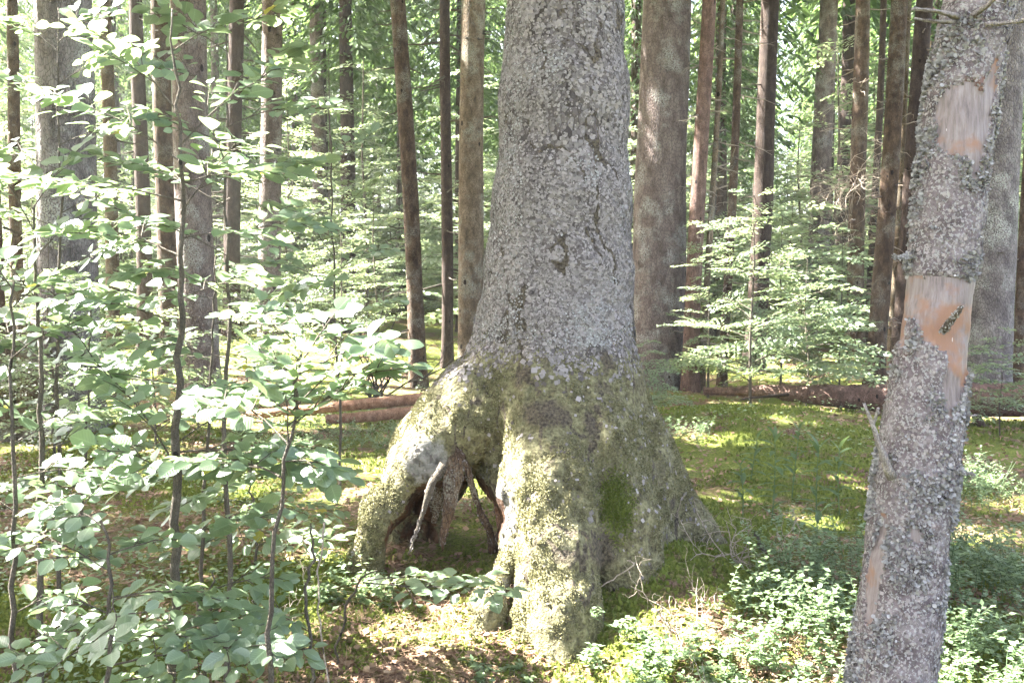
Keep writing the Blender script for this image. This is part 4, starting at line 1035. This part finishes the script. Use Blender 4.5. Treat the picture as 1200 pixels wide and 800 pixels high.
# ---------------------------------------------------------------- dry twigs
def twiggery(name, label, cat, base, n, L, spread, mat, rad=.005, up=.6, seed=0, curl=.35):
    r = np.random.default_rng(seed); base = np.array(base); t = thing(name, label, cat, tuple(base))
    for i in range(n):
        a = r.uniform(0, 6.28); d = unit(np.array([math.cos(a) * spread, math.sin(a) * spread * .7, up * r.uniform(.3, 1.4)])); parts = []
        def grow(p, d, l, rd, lev):
            pl = [p]
            for k in range(5):
                d = unit(d + r.normal(size=3) * curl); p = p + d * l / 5; pl.append(p)
                if lev < 2 and r.random() < .62: grow(p, unit(d + r.normal(size=3) * .8), l * .5, rd * .6, lev + 1)
            parts.append(tube(np.array(pl), np.linspace(rd, rd * .45, 6), 5, False))
        grow(np.array([r.normal() * .05, r.normal() * .05, -.02]), d, L * r.uniform(.6, 1.1), rad, 0)
        Vt, Ft = join(parts); link('twig', mesh('twig', Vt, Ft, M[mat], smooth=True), t)
twiggery('dry_brushwood', 'pale tangled dry twigs on the moss between the big roots and the lichened tree', 'brushwood', on_ground(870, 5.4), 12, .42, .9, 'twig_pale', .0045, .7, 1)
twiggery('dry_brushwood', 'low dry twigs at the edge of the pale shrubs in front', 'brushwood', on_ground(800, 4.6), 9, .35, 1.0, 'twig_pale', .003, .35, 2)
twiggery('dry_brushwood', 'bleached dry twigs on the ground left of the root hollow', 'brushwood', on_ground(345, 5.0), 8, .35, 1.0, 'twig_pale', .0035, .35, 3)
twiggery('dry_brushwood', 'hanging tangle of dry twigs caught on the twig covered brown trunk', 'brushwood', P(1000, 205, 18.85), 30, 1.3, 1.0, 'twig_pale', .008, -.7, 4)
twiggery('dry_brushwood', 'dark dead twigs standing under the leaves behind the red logs', 'brushwood', on_ground(440, 12.6), 14, 1.2, .5, 'twig', .014, 1.2, 5)
twiggery('dry_brushwood', 'dry brown twigs lying at the foot of the lichened tree', 'brushwood', on_ground(955, 4.1), 9, .35, 1.0, 'twig_pale', .0045, .25, 6)
def stick(name, label, pts, mat='twig_pale'):
    q = np.array([P(a, b, d) for a, b, d, r in pts]); t2 = np.linspace(0, 1, 16); tt = np.linspace(0, 1, len(q))
    q2 = np.stack([np.interp(t2, tt, q[:, i]) for i in range(3)], -1) + .004 * rng.normal(size=(16, 3)); Vt, Ft = tube(q2, np.interp(t2, tt, [x[3] for x in pts]), 7)
    o = link(name, mesh(name, Vt, Ft, M[mat], smooth=True)); o['label'] = label; o['category'] = 'stick'
stick('dead_stick', 'curved brown branch lying on the ground at the bottom beside the lichened tree', [(800, 806, 4.40, .008), (870, 788, 4.5, .013), (940, 781, 4.52, .014), (1015, 790, 4.46, .010)])
stick('dead_stick', 'short dark broken stick poking up from the moss behind the dry twigs', [(897, 648, 5.9, .016), (890, 635, 5.9, .013), (885, 624, 5.9, .009)], 'twig')
stick('dead_stick', 'thin pale upright stick beside the half bare seedling', [(398, 880, 3.7, .003), (376, 740, 3.7, .0035), (372, 680, 3.7, .003), (380, 612, 3.7, .004)])
stick('dead_stick', 'thin brown stick lying on the moss below the mound', [(795, 562, 8.0, .006), (850, 566, 8.0, .008), (920, 598, 7.4, .009), (1000, 604, 7.2, .006)])
stick('dead_stick', 'slender pale twig leaning over the moss beside the lowest beech', [(700, 690, 5.0, .003), (745, 660, 5.0, .004), (735, 655, 5.0, .003)])

# ---------------------------------------------------------------- herbs
def herb(px, py, d, H, n, label):
    base = on_ground(px, d); t = thing('willowherb', label, 'herb', tuple(base))
    q = np.stack([.03 * np.sin(np.linspace(0, 2, 8) + px), 0 * np.linspace(0, 1, 8), np.linspace(-.02, H, 8)], -1); Vt, Ft = tube(q, np.linspace(.005, .002, 8), 6)
    link('stem', mesh('stem', Vt, Ft, M['herb'], {'var': np.full(len(Vt), .3)}, smooth=True), t)
    for i in range(n):
        u = .2 + .8 * i / n; a = i * 2.4 + px; d_ = np.array([math.cos(a), math.sin(a), rng.uniform(.0, .9)]) if u < .9 else np.array([math.cos(a) * .5, math.sin(a) * .5, 1])
        m4 = np.eye(4); m4[:3, :3] = frames(d_[None], np.array([[0, 0, 1.]]))[0] * np.array([.42, 1, 1]) * rng.uniform(.09, .15); m4[:3, 3] = [np.interp(u * H, q[:, 2], q[:, 0]), 0, u * H]
        o = link('leaf', HERB, t); o.matrix_local = Matrix(m4.tolist())
v, f, lc = LEAF[2]; HERB = mesh('leaf', v, f, M['herb'], {'var': np.zeros(len(v)), 'lc': lc})
for px, d, H, n, lab in ((905, 6.6, .62, 26, 'tallest narrow leaved herb on the moss behind the dry twigs'), (965, 6.4, .60, 24, 'tall narrow leaved herb close to the lichened tree'), (868, 6.8, .38, 16, 'short narrow leaved herb nearest the spreading right root'),
                         (935, 7.4, .55, 22, 'narrow leaved herb between the two tall ones, set further back'), (990, 7.0, .5, 20, 'narrow leaved herb half behind the lichened tree'), (885, 7.9, .35, 14, 'small narrow leaved herb on the mossy mound'), (955, 5.6, .3, 14, 'low narrow leaved herb beside the bright shrubs')):
    herb(px, 0, d, H, n, lab)

# ---------------------------------------------------------------- bilberry shrubs and ground cover
def shrub(px, d, n, R_, H, label, leaf=.026):
    base = on_ground(px, d); t = thing('bilberry_shrub', label, 'shrub', tuple(base)); parts = []; PP, DD = [], []
    if d < 5.5: n = int(n * .7); leaf = .030
    for i in range(n):
        a = rng.uniform(0, 6.28); rr = R_ * math.sqrt(rng.random()); b0 = np.array([math.cos(a) * rr, math.sin(a) * rr, 0]); b0[2] = float(ground_z(base[0] + b0[0], base[1] + b0[1])) - base[2] - .02
        h_ = H * rng.uniform(.5, 1.1) * (1 - .4 * rr / R_); tip = b0 + np.array([rng.normal() * .12, rng.normal() * .12, h_]); m_ = (b0 + tip) / 2 + rng.normal(size=3) * .03
        parts.append(tube(np.stack([b0, m_, tip]), np.array([.003, .0022, .001]), 4, False))
        for s_ in range(6 if d < 5.5 else 5):
            u = rng.uniform(.3, 1); p0 = b0 + (tip - b0) * u; e = p0 + unit(np.array([rng.normal(), rng.normal(), .8])) * H * .3
            parts.append(tube(np.stack([p0, (p0 + e) / 2, e]), np.array([.0015, .0012, .0008]), 3, False))
            for k in range(9):
                PP.append(p0 + (e - p0) * (k + 1) / 9); DD.append(unit(e - p0) * .5 + rng.normal(size=3) * np.array([1, 1, .4]))
    Vt, Ft = join(parts); link('stems', mesh('stems', Vt, Ft, M['herb'], {'var': np.full(len(Vt), .9)}), t, kind='stuff')
    p, d_ = np.array(PP), np.array(DD); Vf, F3, At = scatter(DIA * np.array([1.0, 1, 1]), DIAF, p, frames(d_ * np.array([1, 1, .4]), np.array([0, 0, 1.]) + .28 * rng.normal(size=p.shape)), leaf * rng.uniform(.7, 1.3, len(p)))
    link('foliage', mesh('foliage', Vf, F3, M['bilberry'], At), t, kind='stuff')
for a in ((960, 4.6, 60, .40, .42, 'brightly sunlit shrub against the left side of the lichened tree'), (985, 5.2, 40, .3, .5, 'taller pale shrub just behind the lichened tree on its left'), (870, 4.3, 45, .38, .24, 'low washed out shrub in front of the dry twigs'),
          (770, 4.25, 45, .38, .18, 'low pale shrub just right of the front root'), (1150, 4.3, 75, .42, .40, 'brightly lit shrub right of the lichened tree, largest there'), (1190, 5.2, 60, .45, .48, 'shrub at the right picture edge behind the largest bright one'),
          (1110, 5.6, 50, .4, .42, 'small shrub peeping out just behind the lichened tree on its right'), (1165, 7.5, 55, .6, .4, 'shaded shrub under the fallen trunk on the right'), (1080, 4.0, 40, .3, .25, 'low shrub at the foot of the lichened tree'),
          (450, 10.3, 40, .6, .22, 'low shrub in front of the lower pole by the big roots'), (350, 10.2, 55, .8, .25, 'low grey green shrub before the upper pole'), (430, 5.1, 25, .22, .16, 'small whitish shrub beside the arched root'), (760, 9.5, 45, .6, .25, 'low shrub behind the spreading right root'), (600, 4.3, 14, .2, .10, 'sparse low sprigs before the toes of the front root')):
    shrub(*a)

def field(n, ylo, yhi, px=(-60, 1260)):
    d = ylo * (yhi / ylo) ** rng.random(n); x = (rng.uniform(px[0], px[1], n) - 600) / F_PX * d
    return x, d
def gnoise(x, y): return fbm(np.stack([x, y, 0 * x], -1), .9, 3, 77)
# moss cushions
x, y = field(110000, 3.6, 12); g = gnoise(x, y) + .5 * fbm(np.stack([x, y, 0 * x], -1), 5, 2, 78); k = g - .4 * litter(x, y) > -.05; x, y = x[k], y[k]
p = np.stack([x, y, ground_z(x, y) + .004], -1)
Vf, F3, At = scatter(TUFT, TUFTF, p, frames(rng.normal(size=p.shape) * np.array([1, 1, 0]), np.array([0, 0, 1.]) + .35 * rng.normal(size=p.shape)), rng.uniform(.010, .026, len(p)) * (1 + .06 * (y - 4)))
link('ground_moss', mesh('ground_moss', Vf, F3, M['moss_green'], At), kind='stuff', label='green moss carpet covering the forest floor', category='moss')
# fallen leaves and needles
x, y = field(22000, 3.6, 16); k = (gnoise(x, y) - litter(x, y) < .15); x, y = x[k], y[k]
p = np.stack([x, y, ground_z(x, y) + .012], -1)
Vf, F3, At = scatter(CURL, CURLF, p, frames(rng.normal(size=p.shape) * np.array([1, 1, .2]), np.array([0, 0, 1.]) + .35 * rng.normal(size=p.shape)), np.stack([rng.uniform(.01, .03, len(p)), rng.uniform(.02, .05, len(p)), rng.uniform(.005, .02, len(p))], -1))
link('leaf_litter', mesh('leaf_litter', Vf, F3, M['litter'], At), kind='stuff', label='dry brown fallen leaves lying on the forest floor', category='leaf litter')
NEE = np.array([[-.5, 0, 0], [.5, 0, 0], [.5, 1, .1], [-.5, 1, .1]]); x, y = field(60000, 3.6, 8); k = (gnoise(x, y) - litter(x, y)) < .1; x, y = x[k], y[k]; p = np.stack([x, y, ground_z(x, y) + .014], -1)
Vf, F3, At = scatter(NEE, DIAF, p, frames(rng.normal(size=p.shape) * np.array([1, 1, .15]), np.array([0, 0, 1.]) + .2 * rng.normal(size=p.shape)), np.stack([rng.uniform(.001, .003, len(p)), rng.uniform(.02, .11, len(p)), np.full(len(p), .05)], -1))
link('twig_litter', mesh('twig_litter', Vf, F3, M['litter'], At), kind='stuff', label='fine brown needles and bits of twig on the forest floor', category='needle litter')
# small green ground plants
x, y = field(26000, 3.6, 14); k = (fbm(np.stack([x, y, 0 * x], -1), 1.1, 3, 90) + np.where(x < -.9, .25, 0) - np.where((y < 6.5) & (x > -.75) & (x < 2.2), .6, 0)) > .22; x, y = x[k], y[k]
p = np.stack([x, y, ground_z(x, y) + rng.uniform(.03, .16, len(x))], -1)
Vf, F3, At = scatter(DIA, DIAF, p, frames(rng.normal(size=p.shape) * np.array([1, 1, .15]), np.array([0, 0, 1.]) + .3 * rng.normal(size=p.shape)), rng.uniform(.02, .05, len(p)))
link('ground_plants', mesh('ground_plants', Vf, F3, M['bilberry'], At), kind='stuff', label='small green seedlings and sorrel spread over the moss', category='ground plants')
hz = bpy.data.materials.new('haze'); hz.use_nodes = True; hz.node_tree.nodes.clear()
ho = hz.node_tree.nodes.new('ShaderNodeOutputMaterial'); hv = hz.node_tree.nodes.new('ShaderNodeVolumePrincipled')
hv.inputs['Color'].default_value = (.93, .97, .95, 1); hv.inputs['Density'].default_value = .0010; hv.inputs['Anisotropy'].default_value = .2
hz.node_tree.links.new(hv.outputs[0], ho.inputs['Volume'])
bx = np.array([[x, y, z] for x in (-320, 320) for y in (-320, 430) for z in (-4, 46)], float)
link('haze', mesh('haze', bx, np.array([[0, 1, 3, 2], [4, 6, 7, 5], [0, 4, 5, 1], [2, 3, 7, 6], [0, 2, 6, 4], [1, 5, 7, 3]]), hz), kind='stuff')
print('done', round(time.time() - T0, 1), 'objects', len(bpy.data.objects), 'tris', sum(len(m.polygons) for m in bpy.data.meshes))
